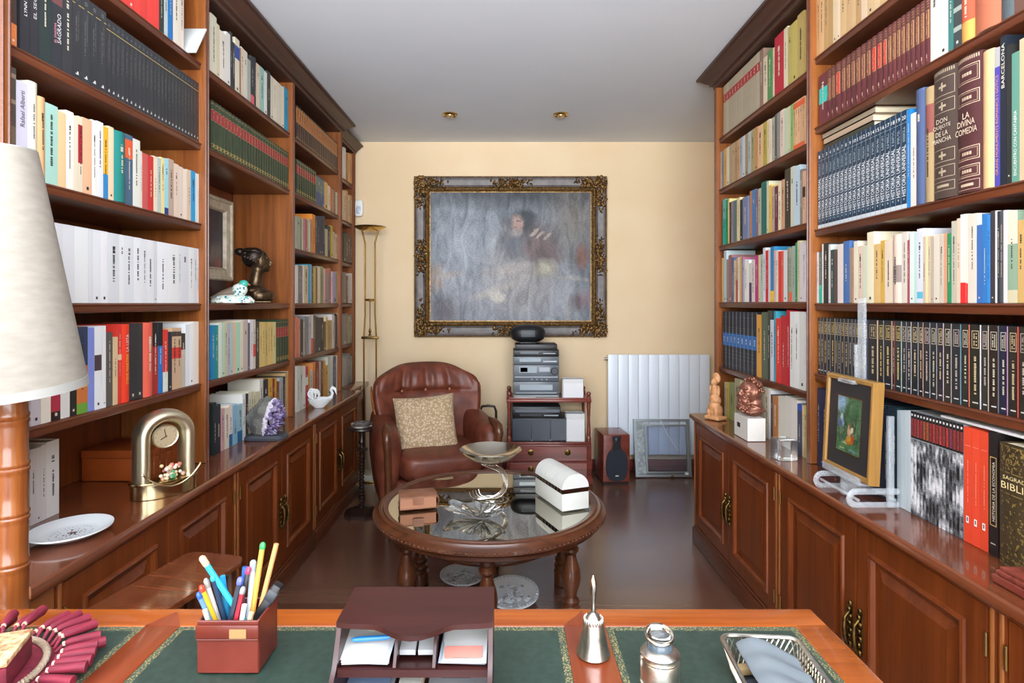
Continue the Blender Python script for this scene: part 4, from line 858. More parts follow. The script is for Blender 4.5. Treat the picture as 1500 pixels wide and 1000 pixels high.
for k in range(6):
    a = -math.pi / 2 + k * math.pi / 3; x, y = .375 * math.cos(a), .375 * math.sin(a)
    mb = MB(); mb.lathe([(.028, .001), (.036, .006), (.036, .055), (.038, .062), (.030, .07), (.036, .085), (.036, .092), (.026, .10), (.033, .112), (.033, .12), (.022, .132), (.024, .15), (.037, .19), (.039, .215), (.034, .245), (.022, .285), (.020, .30), (.031, .315), (.031, .325), (.022, .335), (.032, .35), (.032, .373)], W_TAB, (x, y, 0), 20); mb.build('leg', ct)
    mb = MB(); mb.box(.05, .37, -.012, .012, .325, .371, W_TAB, .004); o = mb.build('brace', ct); o.rotation_euler = (0, 0, a)
mb = MB(); lps = [[(r * math.cos(2 * math.pi * i / 72), r * math.sin(2 * math.pi * i / 72), z) for i in range(72)] for r, z in ((.25, .29), (.285, .29), (.29, .30), (.285, .36), (.25, .36))]; mb.loft(lps, W_TAB, ring=True); mb.build('apron_ring', ct, smooth=30)
# white relief platter and patterned dish below the table
def platter(name, label, c, rx, ry, tilt, rz, seed, base):
    o = thing(name, label, 'platter', c, rz); r_ = random.Random(seed); E_ = Euler((tilt, 0, 0)).to_matrix().to_4x4()
    mb = MB(); mb.M = E_; mb.lathe([(0, .004), (.35, .004), (.6, .010), (.85, .03), (1.0, .036), (1.0, .042), (.84, .037), (.6, .018), (0, .012)], base, seg=48, sx=1, sy=1)
    for q in mb.bm.verts:
        p = E_.inverted() @ q.co; q.co = E_ @ Vector((p.x * rx, p.y * ry, p.z))
    mb.build('dish', o)
    mb = MB(); mb.M = E_
    for k in range(40):
        a = 2 * math.pi * k / 40; mb.ell((.92 * rx * math.cos(a), .92 * ry * math.sin(a), .041), (.006, .006, .003), hexm('b8bcc0', .3), seg=6, rings=4)
    for k in range(60):
        a, q = r_.uniform(0, 6.28), r_.uniform(.15, .75); mb.ell((q * rx * math.cos(a), q * ry * math.sin(a), .016 + .022 * q * q), (r_.uniform(.008, .022), r_.uniform(.004, .008), .006), hexm(r_.choice(['d8dce0', 'c4c8cc', '9aa0a6', 'e2e4e6']), .3), (0, 0, r_.uniform(0, 3)), 8, 5)
    mb.build('relief', o); return o
platter('relief_platter', 'white relief platter lying on the floor under the coffee table', (.022, 2.54, .005), .118, .15, R(0), 0, 4, PORC)
platter('patterned_dish', 'grey and white patterned dish behind the relief platter under the table', (-.205, 2.70, .005), .1, .11, R(0), .4, 9, hexm('c8ccd0', .3))
# the leather-bound book
bx = thing('leather_book', 'tan leather-bound book lying shut on the coffee table', 'book', (-.372, 2.44, TZ + .002), R(14))
TANL = noisy('tan_leather', '7a4a32', '986850', 16, .5, .2, .003)
mb = MB(); mb.box(-.075, .075, -.055, .055, .0005, .005, TANL, .002); mb.box(-.075, .075, -.055, .055, .046, .051, TANL, .002); mb.build('cover', bx)
mb = MB(); mb.loft([[(x, y, z) for x, z in ((.072, .004), (.080, .010), (.084, .025), (.080, .041), (.072, .047))] for y in (-.055, -.04, -.02, 0, .02, .04, .055)], TANL, closed=False)
for y in (-.038, -.019, 0, .019, .038): mb.tube([(.074, y, .003), (.082, y, .011), (.086, y, .025), (.082, y, .041), (.074, y, .048)], .003, TANL, 6)
mb.build('spine', bx)
mb = MB(); mb.box(-.072, .073, -.052, .052, .0052, .0458, hexm('a87458', .7)); mb.build('page_block', bx)
mb = MB(); mb.box(-.022, .022, -.0565, .0, .0515, .0525, TANL); mb.box(-.022, .022, -.0575, -.0555, .02, .0525, TANL); mb.build('clasp_flap', bx)
# silver wire bowl stand
sb = thing('silver_bowl_stand', 'silver bowl on curling wire stems on the coffee table', 'bowl', (-.068, 2.50, TZ + .002))
mb = MB(); n = 48
prof = [(0, .232), (.05, .238), (.09, .259), (.12, .292), (.132, .310), (.130, .313), (.118, .298), (.088, .267), (.05, .247), (0, .240)]
mb.lathe(prof, P('silver_bowl_lining', 'd8d2c4', .16, 1), seg=n); mb.build('bowl', sb); sb.scale = (1, 1, .70)
mb = MB(); mb.lathe([(.03, .222), (.036, .228), (.02, .234), (0, .234)], CHROME, seg=24); mb.build('collar', sb)
for k in range(4):
    mb = MB(); o_ = .012 * (k - 1.5)
    pts = [(-.02 + o_, .01 * k - .015, .224), (.01 + o_, .008 * k - .012, .205), (.048 + o_ * .6, .006 * k, .17), (.064 + o_ * .5, .004 * k - .01, .11), (.05 + o_ * .6, -.01, .055), (.01 + o_, -.015, .02), (-.03 + o_, -.012 + .006 * k, .012), (-.062 + o_, .01 * k - .02, .03), (-.07 + o_, .012 * k - .02, .06)]
    sm = []
    for i in range(len(pts) - 1):
        for t in (0, .33, .66):
            p0, p1, p2, p3 = [Vector(pts[max(0, min(len(pts) - 1, i + q))]) for q in (-1, 0, 1, 2)]
            sm.append(.5 * ((2 * p1) + (p2 - p0) * t + (2 * p0 - 5 * p1 + 4 * p2 - p3) * t * t + (3 * p1 - p0 - 3 * p2 + p3) * t ** 3))
    mb.tube(sm + [Vector(pts[-1])], .0027, CHROME, 8); mb.build('stem', sb)
for s in (0, 1):
    mb = MB(); mb.tube([((.075 - .02 * s) * math.cos(2 * math.pi * i / 40), (.055 - .012 * s) * math.sin(2 * math.pi * i / 40) - .004, .004 + .003 * s) for i in range(40)], .0032, CHROME, 8, ring=True); mb.build('foot_ring', sb)
# crystal leaf dish
cd = thing('crystal_dish', 'clear crystal leaf-shaped dish in front of the silver bowl stand', 'dish', (-.10, 2.31, TZ + .002), R(-15))
CRYS = P('cut_crystal', 'eef2f4', .04, 0, Transmission_Weight=.95, IOR=1.45)
mb = MB(); lps = []
for rr, z in ((.012, .003), (.045, .006), (.075, .022), (.085, .034), (.080, .037), (.06, .025), (.03, .014), (.005, .012)):
    lps.append([(rr * (1 + .18 * math.cos(5 * a)) * math.cos(a) * (1.75 if math.cos(a) < 0 else 1.0), rr * .72 * (1 + .18 * math.cos(5 * a)) * math.sin(a), z + (.006 * math.cos(10 * a) if rr > .07 else 0)) for a in [2 * math.pi * i / 60 for i in range(60)]])
mb.loft(lps, CRYS); mb.build('dish', cd, smooth=20)
mb = MB()
for k in range(14): mb.tube([(.01 * math.cos(k * .449), .008 * math.sin(k * .449), .0135), (.05 * math.cos(k * .449), .036 * math.sin(k * .449), .022), (.078 * math.cos(k * .449), .055 * math.sin(k * .449), .036)], [.002, .003, .002], CHROME, 5)
mb.build('ribs', cd)
# white domed casket
ck = thing('domed_casket', 'white domed casket with a mirrored band on the coffee table', 'casket', (.232, 2.50, TZ + .002), R(22)); ck.scale = (.93, .95, .95)
hx, hy = .066, .135
mb = MB(); mb.box(-hx, hx, -hy, hy, .0005, .073, hexm('d5d6d0', .4), .002); mb.build('body', ck)
mb = MB(); mb.box(-hx + .001, hx - .001, -hy + .001, hy - .001, .0732, .092, P('mirror_band', '9a9c98', .1, 1)); 
for k in range(9): mb.box(-hx, hx, -hy + .012 + k * .03, -hy + .017 + k * .03, .0735, .0915, hexm('3c3c3a', .3))
mb.build('band', ck)
mb = MB(); arc = [(hx * math.cos(math.pi * i / 16), .0922 + .062 * math.sin(math.pi * i / 16)) for i in range(17)]
mb.prism(arc, -hy, hy, hexm('d8d9d4', .45)); mb.build('lid', ck, smooth=30)
mb = MB()
for k in range(10):
    y = -hy + .012 + k * .0268
    mb.tube([(hx * 1.008 * math.cos(math.pi * i / 16), y, .0922 + .0621 * math.sin(math.pi * i / 16)) for i in range(1, 16)], .0006, hexm('b4b6b0', .5), 4)
mb.build('lid_seams', ck)

# ------------------------------------------------------------------ armchair
ac = thing('armchair', 'brown leather wing-back armchair with wooden arm posts and a beige cushion', 'armchair', (-.475, 3.75, 0), R(18)); ac.scale = (.92, 1, 1)
def backsurf():
    mb = MB(); NU, NV = 64, 44; fr, bk_ = [], []
    for j in range(NV + 1):
        v = j / NV; rf, rb_ = [], []
        # superellipse outline: half width by height
        W = .29 + .095 * math.sin(min(1, v / .72) * math.pi / 2)
        if v > .70: W *= 1 - .27 * ((v - .70) / .30) ** 2.4
        for i in range(NU + 1):
            u = -1 + 2 * i / NU
            z = .36 + .525 * v - .008 * u * u * v - .05 * abs(u) ** 4 * max(0, (v - .7) / .3) ** 2
            x = u * max(W, .15)
            y = .20 + .13 * v - .17 * abs(u) ** 2.6 * (1 - .35 * v)
            edge = max(0, (1 - abs(u) ** 7)) ** .5 * max(0, 1 - v ** 14) ** .5
            th = .012 + .058 * edge
            # tufting: seam line, vertical pleats and buttons
            b = 0; sl = .66
            du = [abs(u - c) for c in (-.46, 0, .46)]
            if v > sl: 
                p = abs(math.sin((u / .46) * math.pi)) if abs(u) < .92 else .6
                b += .022 * min(1, p * 1.6) * math.sin(min(1, (v - sl) / .34) * math.pi) ** .6
            else: b += .018 * math.sin(min(1, max(0, (v / sl))) * math.pi) ** .7
            if abs(u) < .60: b -= .012 * math.exp(-((v - sl) / .018) ** 2)
            for c in (-.46, 0, .46): b -= .020 * math.exp(-((u - c) / .05) ** 2 - ((v - sl) / .035) ** 2)
            b += .0035 * math.sin(u * 38 + 3 * v) * math.exp(-((v - sl - .12) / .12) ** 2) * (abs(u) < .7)
            rf.append((x, y - th - b * edge, z)); rb_.append((x, y + th, z))
        fr.append(rf); bk_.append(rb_)
    loops = [a + b[::-1] for a, b in zip(fr, bk_)]
    mb.loft(loops, LEATHER); return mb
mb = backsurf(); mb.build('backrest', ac, smooth=60)
for c in (-.46, 0, .46):
    mb = MB(); v = .66; mb.ell((c * .38, .20 + .13 * v - .17 * abs(c) ** 2.6 * .77 - .052, .36 + .525 * v), (.009, .006, .009), P('button_leather', 'a06a50', .35), seg=10, rings=6); mb.build('button', ac)
for s in (-1, 1):                              # pale wood edge running up each wing
    mb = MB(); mb.tube([(s * (.30 + .095 * math.sin(min(1, v / .72) * math.pi / 2)) * (1 if v < .75 else 1 - (v - .75) * .25), .20 + .13 * v - .17 * (1 - .35 * v) + .022, .36 + .525 * v) for v in [k / 14 * .74 for k in range(15)]], [.010] * 14 + [.004], W_POLE, 8); mb.build('wing_trim', ac)
def puffy(name, c, r, e1, e2, wr=0, seg=40, rings=22, rot=None):
    mb = MB(); mb.ell(c, r, LEATHER, rot, seg, rings, e1, e2)
    if wr:
        for q in mb.bm.verts:
            d = q.co - Vector(c); k = max(0, 1 - abs(d.z) / r[2] * .6)
            q.co += d.normalized() * wr * math.sin(q.co.x * 70 + 9 * math.sin(q.co.z * 40)) * k * (1 if d.y < -r[1] * .5 else .25)
    return mb.build(name, ac, smooth=80)
puffy('seat_cushion', (0, -.09, .345), (.275, .33, .085), .45, .35, .006, 72, 24)
mb = MB(); mb.box(-.30, .30, -.36, .30, .10, .27, LEATHER, .03, 4); mb.build('seat_base', ac, smooth=60)
for s in (-1, 1):
    mb = MB(); lps = []
    for k in range(17):                      # padded arm: rounded section swept from back to front
        y = .26 - .60 * k / 16; t = k / 16; top = .60 - .05 * t - (.05 * max(0, (t - .88) / .12) ** 2); wd = .078 + .016 * math.sin(t * math.pi); sc = 1 - (.55 * max(0, (t - .9) / .1) ** 2)
        cx_ = s * (.335 - .01 * (1 - t)); lp = []
        for a in range(24):
            th = 2 * math.pi * a / 24; cx2, sz = math.cos(th), math.sin(th)
            xx = math.copysign(abs(cx2) ** .6, cx2) * wd * sc; zz = math.copysign(abs(sz) ** .5, sz)
            zc = (top + .12) / 2; hz = (top - .12) / 2
            lp.append((cx_ + xx * (1.0 if zz > -.2 else .82), y, zc + zz * hz * (1 if zz < 0 else 1)))
        lps.append(lp)
    mb.loft(lps, LEATHER); mb.build('arm', ac, smooth=70)
    mb = MB(); pts = [(s * .345, -.22, .578), (s * .352, -.31, .572), (s * .356, -.368, .555), (s * .358, -.385, .52), (s * .352, -.372, .45), (s * .345, -.352, .33), (s * .343, -.348, .2), (s * .350, -.362, .09), (s * .358, -.38, .001)]
    mb.tube(pts, [.012, .024, .030, .028, .023, .022, .024, .025, .020], W_TAB, 12); mb.build('arm_post', ac, smooth=60)
    mb = MB(); mb.tube([(s * .29, .30, .12), (s * .30, .36, .001)], [.022, .016], W_TAB, 10); mb.build('rear_leg', ac)
def cushion_mat():
    m = P('beige_ruched_cloth', 'b9a183', .85); v = coords(m); vo = N(m, 'ShaderNodeTexVoronoi'); vo.inputs['Scale'].default_value = 75; L(m, v, vo.inputs['Vector'])
    L(m, ramp(m, vo.outputs['Distance'], [(.1, 'd9c5a8'), (.6, 'a58a69')]), bsdf(m).inputs['Base Color']); bump(m, vo.outputs['Distance'], -.9, .01); return m
mb = MB(); NQ = 30; front, backr = [], []
for j in range(NQ + 1):
    rf, rb_ = [], []
    for i in range(NQ + 1):
        u, v = -1 + 2 * i / NQ, -1 + 2 * j / NQ; k = (1 - u ** 4) * (1 - v ** 4); pin = 1 - .05 * (1 - abs(u)) * abs(v) - .05 * (1 - abs(v)) * abs(u)
        x, z = .19 * u * (1 - .06 * (1 - v * v)), .19 * v * (1 - .06 * (1 - u * u)); th = .062 * k ** .5
        rf.append((x, -th, z)); rb_.append((x, th, z))
    front.append(rf); backr.append(rb_)
mb.loft([a + b[::-1] for a, b in zip(front, backr)], cushion_mat())
cu = mb.build('cushion', None, (-.497, 3.625, .535), (R(-24), R(-3), R(14)), smooth=80); tag(cu, 'beige ruched square cushion leaning in the leather armchair', 'cushion')
# ------------------------------------------------------------------ the painting on the cream wall
def blobs(name, base, items, rough=.35, dist=.02, nsc=9, weave=None, coat=0, bsc=1):
    """oil paint: soft-edged patches of pigment with brushy outlines. items: (x, z, rx, rz, angle, colour, softness)"""
    m = P(name, base[0], rough); v = coords(m)
    nz = N(m, 'ShaderNodeTexNoise'); nz.inputs['Scale'].default_value = nsc; nz.inputs['Detail'].default_value = 5; L(m, v, nz.inputs['Vector'])
    sub = N(m, 'ShaderNodeVectorMath', operation='SUBTRACT'); L(m, nz.outputs['Color'], sub.inputs[0]); sub.inputs[1].default_value = (.5, .5, .5)
    scl = N(m, 'ShaderNodeVectorMath', operation='SCALE'); L(m, sub.outputs[0], scl.inputs[0]); scl.inputs['Scale'].default_value = dist
    add = N(m, 'ShaderNodeVectorMath', operation='ADD'); L(m, v, add.inputs[0]); L(m, scl.outputs[0], add.inputs[1])
    f = noise(m, v, base[3] if len(base) > 3 else 4, 8, .6, .7)
    cur = ramp(m, f, [(.3, base[0]), (.5, base[1]), (.7, base[2])])
    for x, z, rx, rz, an, c, soft in items:
        mp = N(m, 'ShaderNodeMapping', vector_type='TEXTURE'); mp.inputs['Location'].default_value = (x, 0, z); mp.inputs['Rotation'].default_value = (0, -R(an), 0); mp.inputs['Scale'].default_value = (rx, 1000, rz)
        L(m, add.outputs[0], mp.inputs['Vector'])
        ln = N(m, 'ShaderNodeVectorMath', operation='LENGTH'); L(m, mp.outputs[0], ln.inputs[0])
        mr = N(m, 'ShaderNodeMapRange'); mr.inputs['From Min'].default_value = 1 - soft; mr.inputs['From Max'].default_value = 1 + soft * .5; mr.inputs['To Min'].default_value = 1; mr.inputs['To Max'].default_value = 0
        L(m, ln.outputs['Value'], mr.inputs['Value'])
        mx = N(m, 'ShaderNodeMix', data_type='RGBA'); L(m, mr.outputs[0], mx.inputs['Factor']); L(m, cur, mx.inputs['A']); mx.inputs['B'].default_value = lin(c); cur = mx.outputs['Result']
    br = noise(m, coords(m, (60, 1, 160)), 1, 3)
    mm = N(m, 'ShaderNodeMix', data_type='RGBA', blend_type='MULTIPLY'); mm.inputs['Factor'].default_value = .6; L(m, cur, mm.inputs['A']); L(m, ramp(m, br, [(.3, '9a9a9a'), (.7, 'ffffff')]), mm.inputs['B'])
    b2 = noise(m, coords(m, (11 * bsc, 1, 4 * bsc)), 1, 5, 1.2, .65)
    m3 = N(m, 'ShaderNodeMix', data_type='RGBA', blend_type='SOFT_LIGHT'); m3.inputs['Factor'].default_value = .85; L(m, mm.outputs['Result'], m3.inputs['A']); L(m, ramp(m, b2, [(.3, '383838'), (.7, 'd0d0d0')]), m3.inputs['B'])
    L(m, m3.outputs['Result'], bsdf(m).inputs['Base Color'])
    bump(m, br, .3, .003); bsdf(m).inputs['Coat Weight'].default_value = coat; bsdf(m).inputs['Coat Roughness'].default_value = .28
    return m
PW, PH = 1.483, 1.237
pt = thing('framed_painting', 'large old oil painting of a seated dark-haired figure in a carved gilt frame', 'painting', (.031, YB - .004, 1.03))
x0, x1, z0, z1 = -PW / 2, PW / 2, 0, PH
CANV = blobs('oil_canvas', ((96, 101, 110), (128, 134, 143), (156, 162, 172), 3), [  # bluish grey pigments include the canvas glare as paint, paler in the middle
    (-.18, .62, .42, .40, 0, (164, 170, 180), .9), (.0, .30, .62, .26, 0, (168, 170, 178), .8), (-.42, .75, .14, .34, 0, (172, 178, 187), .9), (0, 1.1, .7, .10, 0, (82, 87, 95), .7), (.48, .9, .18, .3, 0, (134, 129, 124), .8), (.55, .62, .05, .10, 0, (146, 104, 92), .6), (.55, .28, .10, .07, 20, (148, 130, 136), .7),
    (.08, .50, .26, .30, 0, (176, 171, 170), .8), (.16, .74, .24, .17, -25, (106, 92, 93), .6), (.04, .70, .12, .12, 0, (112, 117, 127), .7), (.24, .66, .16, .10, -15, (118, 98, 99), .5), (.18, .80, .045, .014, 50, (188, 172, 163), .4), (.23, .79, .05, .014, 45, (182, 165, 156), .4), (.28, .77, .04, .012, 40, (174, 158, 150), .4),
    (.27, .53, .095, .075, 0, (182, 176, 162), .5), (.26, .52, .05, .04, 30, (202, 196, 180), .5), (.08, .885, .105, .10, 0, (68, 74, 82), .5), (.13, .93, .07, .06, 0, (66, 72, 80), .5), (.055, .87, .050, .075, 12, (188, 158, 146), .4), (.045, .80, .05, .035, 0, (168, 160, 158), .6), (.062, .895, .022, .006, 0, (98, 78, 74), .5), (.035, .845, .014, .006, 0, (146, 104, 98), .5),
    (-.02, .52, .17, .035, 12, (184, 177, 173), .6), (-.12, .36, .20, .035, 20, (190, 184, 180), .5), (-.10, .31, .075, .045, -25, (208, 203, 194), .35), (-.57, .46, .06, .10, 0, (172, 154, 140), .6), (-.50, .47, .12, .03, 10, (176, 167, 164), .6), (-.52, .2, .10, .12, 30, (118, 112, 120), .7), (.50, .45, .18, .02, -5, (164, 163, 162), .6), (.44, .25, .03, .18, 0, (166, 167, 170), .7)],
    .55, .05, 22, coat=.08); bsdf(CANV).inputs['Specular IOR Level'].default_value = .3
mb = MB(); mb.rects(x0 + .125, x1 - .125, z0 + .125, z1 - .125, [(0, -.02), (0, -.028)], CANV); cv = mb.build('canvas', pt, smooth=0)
cv.location = (0, 0, 0)
FR = noisy('frame_dark_paint', '4c4442', '6b625f', 20, .45, .15, .003)
GF = noisy('frame_gilt', '4a3520', 'a07c48', 70, .38, .5, .004, .7)
mb = MB(); mb.rects(x0, x1, z0, z1, [(0, 0), (0, -.03), (.008, -.045)], GF, fill=False); mb.rects(x0, x1, z0, z1, [(.008, -.045), (.02, -.05), (.035, -.042), (.07, -.034), (.085, -.04)], FR, fill=False); mb.rects(x0, x1, z0, z1, [(.085, -.04), (.095, -.05), (.105, -.045), (.118, -.034), (.126, -.026), (.14, -.024)], GF, fill=False)
mb.build('moulding', pt, smooth=30)
mb = MB(); mb.rects(x0 + .12, x1 - .12, z0 + .12, z1 - .12, [(0, -.024), (.0, -.032), (.006, -.032), (.006, -.026)], GF, fill=False); mb.build('gold_slip', pt, smooth=0)
mb = MB(); r_ = random.Random(11)
def leaf(x, z, s, a):
    mb.ell((x, -.046, z), (.019 * s, .011, .008 * s), GF, (0, a, 0), 7, 4)
def cluster(cx, cz, wx, wz, n):
    for k in range(n):
        x, z = cx + r_.gauss(0, wx / 2.2), cz + r_.gauss(0, wz / 2.2)
        if abs(x - cx) > wx or abs(z - cz) > wz: continue
        x = max(x0 + .012, min(x1 - .012, x)); z = max(z0 + .012, min(z1 - .012, z))
        ins = min(x - x0, x1 - x, z - z0, z1 - z)
        if ins < .118: leaf(x, z, r_.uniform(.5, 1.1), r_.uniform(0, 3.14))
for cx, sx in ((x0, 1), (x1, -1)):
    for cz, sz in ((z0, 1), (z1, -1)):
        cluster(cx + sx * .10, cz + sz * .055, .17, .05, 120); cluster(cx + sx * .055, cz + sz * .12, .05, .17, 120)
for cz in (.055, PH - .055): cluster(0, cz, .16, .045, 120)
for cx in (x0 + .055, x1 - .055): cluster(cx, PH / 2, .045, .16, 120)
mb.build('carved_ornament', pt, smooth=60)
mb = MB()
for k in range(110):
    t = k / 110; 
    for ins, rr in ((.101, .0055), (.01, .005)):
        for a, b in (((x0 + ins + t * (PW - 2 * ins), z0 + ins), 0), ((x0 + ins + t * (PW - 2 * ins), z1 - ins), 0), ((x0 + ins, z0 + ins + t * (PH - 2 * ins)), 0), ((x1 - ins, z0 + ins + t * (PH - 2 * ins)), 0)):
            mb.ell((a[0], -.049, a[1]), (rr, .004, rr), GF, None, 5, 3)
mb.build('beading', pt, smooth=60)

# ------------------------------------------------------------------ stereo cart and its things
CX0, CX1, CY0, CY1 = 0.0, .604, 4.17, 4.50
sc_ = thing('stereo_cart', 'red mahogany cart with two drawers carrying the stereo', 'cart', (.302, 4.335, 0))
x0, x1, y0, y1 = -.302, .302, -.165, .165
mb = MB(); mb.box(x0, x1, y0, y1, .03, .285, W_RED, .003); mb.box(x0 - .008, x1 + .008, y0 - .008, y1, .001, .045, W_RED, .004, 2); mb.build('drawer_chest', sc_)
mb = MB(); mb.box(x0, x1, y0, y1, .286, .302, W_RED, .004, 2); mb.build('lower_shelf', sc_)
mb = MB(); mb.box(x0, x1, y0, y1, .585, .605, W_RED, .004, 2); mb.box(x0 + .01, x1 - .01, y0 + .002, y0 + .012, .605, .618, W_RED, .002); mb.build('upper_shelf', sc_)
for sx in (x0 + .018, x1 - .018):
    for sy in (y0 + .018, y1 - .018):
        mb = MB(); mb.lathe([(.016, .3025), (.017, .33), (.011, .345), (.015, .36), (.012, .40), (.010, .46), (.012, .53), (.015, .555), (.012, .57), (.017, .583), (.017, .62), (.010, .628), (.017, .642), (.014, .655), (0, .662)], W_RED, (sx, sy, 0), 14); mb.build('post', sc_)
for za, zb in ((.055, .160), (.170, .278)):
    mb = MB(); mb.rects(x0 + .02, x1 - .03, za, zb, [(0, y0), (.001, y0 - .012), (.006, y0 - .015)], W_RED); dr = mb.build('drawer', sc_)
    for kx in (-.13, .13):
        mb = MB(); mb.M = Matrix.Translation((kx, y0 - .015, (za + zb) / 2 + .01)) @ Euler((R(90), 0, 0)).to_matrix().to_4x4(); mb.lathe([(.022, 0), (.022, .003), (.010, .006), (.012, .014), (.006, .02), (0, .021)], OLDBRASS, seg=16); mb.build('knob', dr)
SXC = .212
def unit(name, label, z, h, w_, d_, col, front, x=SXC, y=CY0 + .02, cat='stereo', loc=None):
    """hi-fi box with a worked front plate"""
    o = thing(name, label, cat, (x, y + d_ / 2, z)); yf = -d_ / 2
    mb = MB(); mb.box(-w_ / 2, w_ / 2, yf + .006, d_ / 2, .0008, h, DGREY, .003); mb.build('casing', o)
    mb = MB(); mb.box(-w_ / 2, w_ / 2, yf, yf + .0058, .001, h - .001, col, .0025, 2); mb.build('front_plate', o)
    for q in front:
        mb = MB()
        if q[0] == 'k':
            mb.M = Matrix.Translation((q[1] * w_ / 2, yf, q[2] * h)) @ Euler((R(90), 0, 0)).to_matrix().to_4x4(); mb.lathe([(q[3], .0002), (q[3], .010), (q[3] * .85, .013), (0, .013)], q[4], seg=20); mb.build('knob', o)
        else:
            mb.box(q[1] * w_ / 2, q[2] * w_ / 2, yf - .0025, yf - .0001, q[3] * h, q[4] * h, q[5], .0008, 1); mb.build(q[0], o)
    return o
SILV = P('silver_plastic', '8b9197', .3, .4); LCD = P('display_window', 'a8b4bc', .15); LCDR = P('display_dark', '3a2a30', .1)
unit('white_book_set', 'flat stack of white and grey cases under the tape deck', .6055, .032, .325, .24, hexm('7a8078', .5), [('white_edge', -.95, -.02, .1, .45, PAPER), ('grey_edge', -.85, .95, .55, .9, SILV)], cat='cases')
unit('tape_deck', 'grey tape deck, lowest unit of the stereo tower', .6385, .093, .325, .26, MGREY, [('cassette_door', -.72, .72, .34, .76, LCD), ('button_bar', -.9, .9, .08, .18, SILV)])
unit('amplifier', 'grey amplifier with a round dial in the middle of the stereo tower', .7325, .118, .325, .26, MGREY, [('display_window', -.74, .02, .52, .88, LCD), ('red_display', -.7, -.38, .56, .84, LCDR), ('k', .80, .62, .026, DGREY), ('button_bar', -.95, .95, .22, .30, SILV), ('button_pad', .12, .6, .58, .86, SILV), *[('k', -.2 + .22 * i, .12, .006, SILV) for i in range(4)]])
unit('tuner', 'slim grey tuner above the amplifier', .8515, .058, .325, .26, MGREY, [('display_window', -.74, .2, .35, .8, LCD), ('button_bar', .3, .9, .3, .5, SILV)])
unit('disc_player', 'slim black disc player on top of the tuner', .9105, .045, .325, .24, BLACK, [('tray', -.7, .1, .4, .75, MGREY), ('button_bar', .3, .85, .4, .55, SILV)])
unit('slim_receiver', 'thin black box highest in the stereo tower under the oval speaker', .9565, .04, .30, .22, BLACK, [('button_bar', -.8, .8, .45, .6, DGREY)])
o = thing('oval_speaker', 'black oval speaker lying on top of the stereo tower', 'speaker', (.155, CY0 + .13, .997))
mb = MB(); mb.ell((0, 0, .072), (.128, .085, .066), BLACK, None, 32, 18, .75, .8); mb.build('housing', o, smooth=60)
mb = MB()
for k in range(7): mb.box(-.05, .05, -.0885, -.086 + .006, .052 + .007 * k, .055 + .007 * k, MGREY, .0008, 1)
mb.build('grille', o); mb = MB(); mb.box(-.06, .06, -.05, .05, .0006, .012, BLACK, .004); mb.build('foot', o)
def cases(x, y, z, n, w_, h, d_, where, grp, cols):
    for k in range(n):
        o = thing('disc_case', 'transparent disc case, %s %s' % (('frontmost' if k == 0 else ordinal(k + 1) + ' from the front'), where), 'disc case', (x + .004 * math.sin(k * 2.1), y + k * (d_ + .0012), z), R(.8 * math.sin(k * 1.7)), grp)
        c = cols[k % len(cols)]
        mb = MB(); mb.box(-w_ / 2, w_ / 2, 0, d_, .0008, h - .003 * (k % 3), hexm(c, .25), .0012, 1); mb.build('case', o)
        mb = MB(); mb.box(-w_ / 2 + .006, w_ / 2 - .003, -.0006, -.0001, .008, h * .8, hexm('e8e8ea' if k % 2 == 0 else 'a0a4aa', .4)); mb.build('insert', o)
cases(.475, 4.185, .6055, 7, .145, .145, .011, 'on the upper cart shelf', 'disc cases on the upper cart shelf', ['dcdcda', '9aa0a4', 'c8ccd0', '70767c'])
unit('disc_drawer_box', 'black box with three drawers for discs on the lower cart shelf', .3025, .165, .41, .27, DGREY, [('drawer_front', -.99, -.345, .06, .97, P('drawer_black', '3a424c', .25)), ('drawer_front', -.325, .325, .06, .97, P('drawer_black', '3a424c', .25)), ('drawer_front', .345, .99, .06, .97, P('drawer_black', '3a424c', .25)), ('label', -.345, -.3, .03, .1, SILV), ('label', .3, .345, .03, .1, SILV)], x=.245, cat='disc box')
unit('video_recorder', 'black video recorder on top of the three-drawer disc box', .4685, .082, .345, .26, BLACK, [('tape_slot', -.7, .2, .2, .38, DGREY), ('display_window', -.9, .95, .52, .78, MGREY), ('button_bar', .3, .9, .2, .32, SILV)], x=.215, cat='video recorder')
cases(.492, 4.185, .3025, 7, .13, .2, .013, 'on the lower cart shelf', 'disc cases on the lower cart shelf', ['d8d8d8', 'a0a4a8', 'c4c8cc', '80868c'])

# ---- floor speaker
sp = thing('floor_speaker', 'red wood floor speaker with a black oval front on the parquet', 'speaker', (.775, 4.31, 0), R(5))
mb = MB(); mb.box(-.098, .098, -.12, .13, .012, .352, W_RED, .008, 3); mb.box(-.09, .09, -.11, .12, .001, .012, BLACK); mb.build('cabinet', sp)
mb = MB(); pts = []
for i in range(40):
    a = 2 * math.pi * i / 40; cx2, sz = math.cos(a), math.sin(a); pts.append((math.copysign(abs(cx2) ** .65, cx2) * .078, .135 + math.copysign(abs(sz) ** .8, sz) * .112))
mb.prism(pts, -.133, -.1205, P('speaker_cloth', '1d2430', .6)); mb.build('woofer_grille', sp)
mb = MB(); mb.prism([(-.036, .235), (.036, .235), (.026, .30), (.034, .335), (.03, .342), (-.03, .342), (-.034, .335), (-.026, .30)], -.128, -.1205, hexm('1a1c20', .5)); mb.ell((0, -.128, .315), (.018, .006, .018), DGREY, seg=16, rings=8); mb.build('tweeter', sp)
mb = MB(); mb.box(-.012, .012, -.1345, -.1332, .058, .066, WHITE); mb.build('badge', sp)

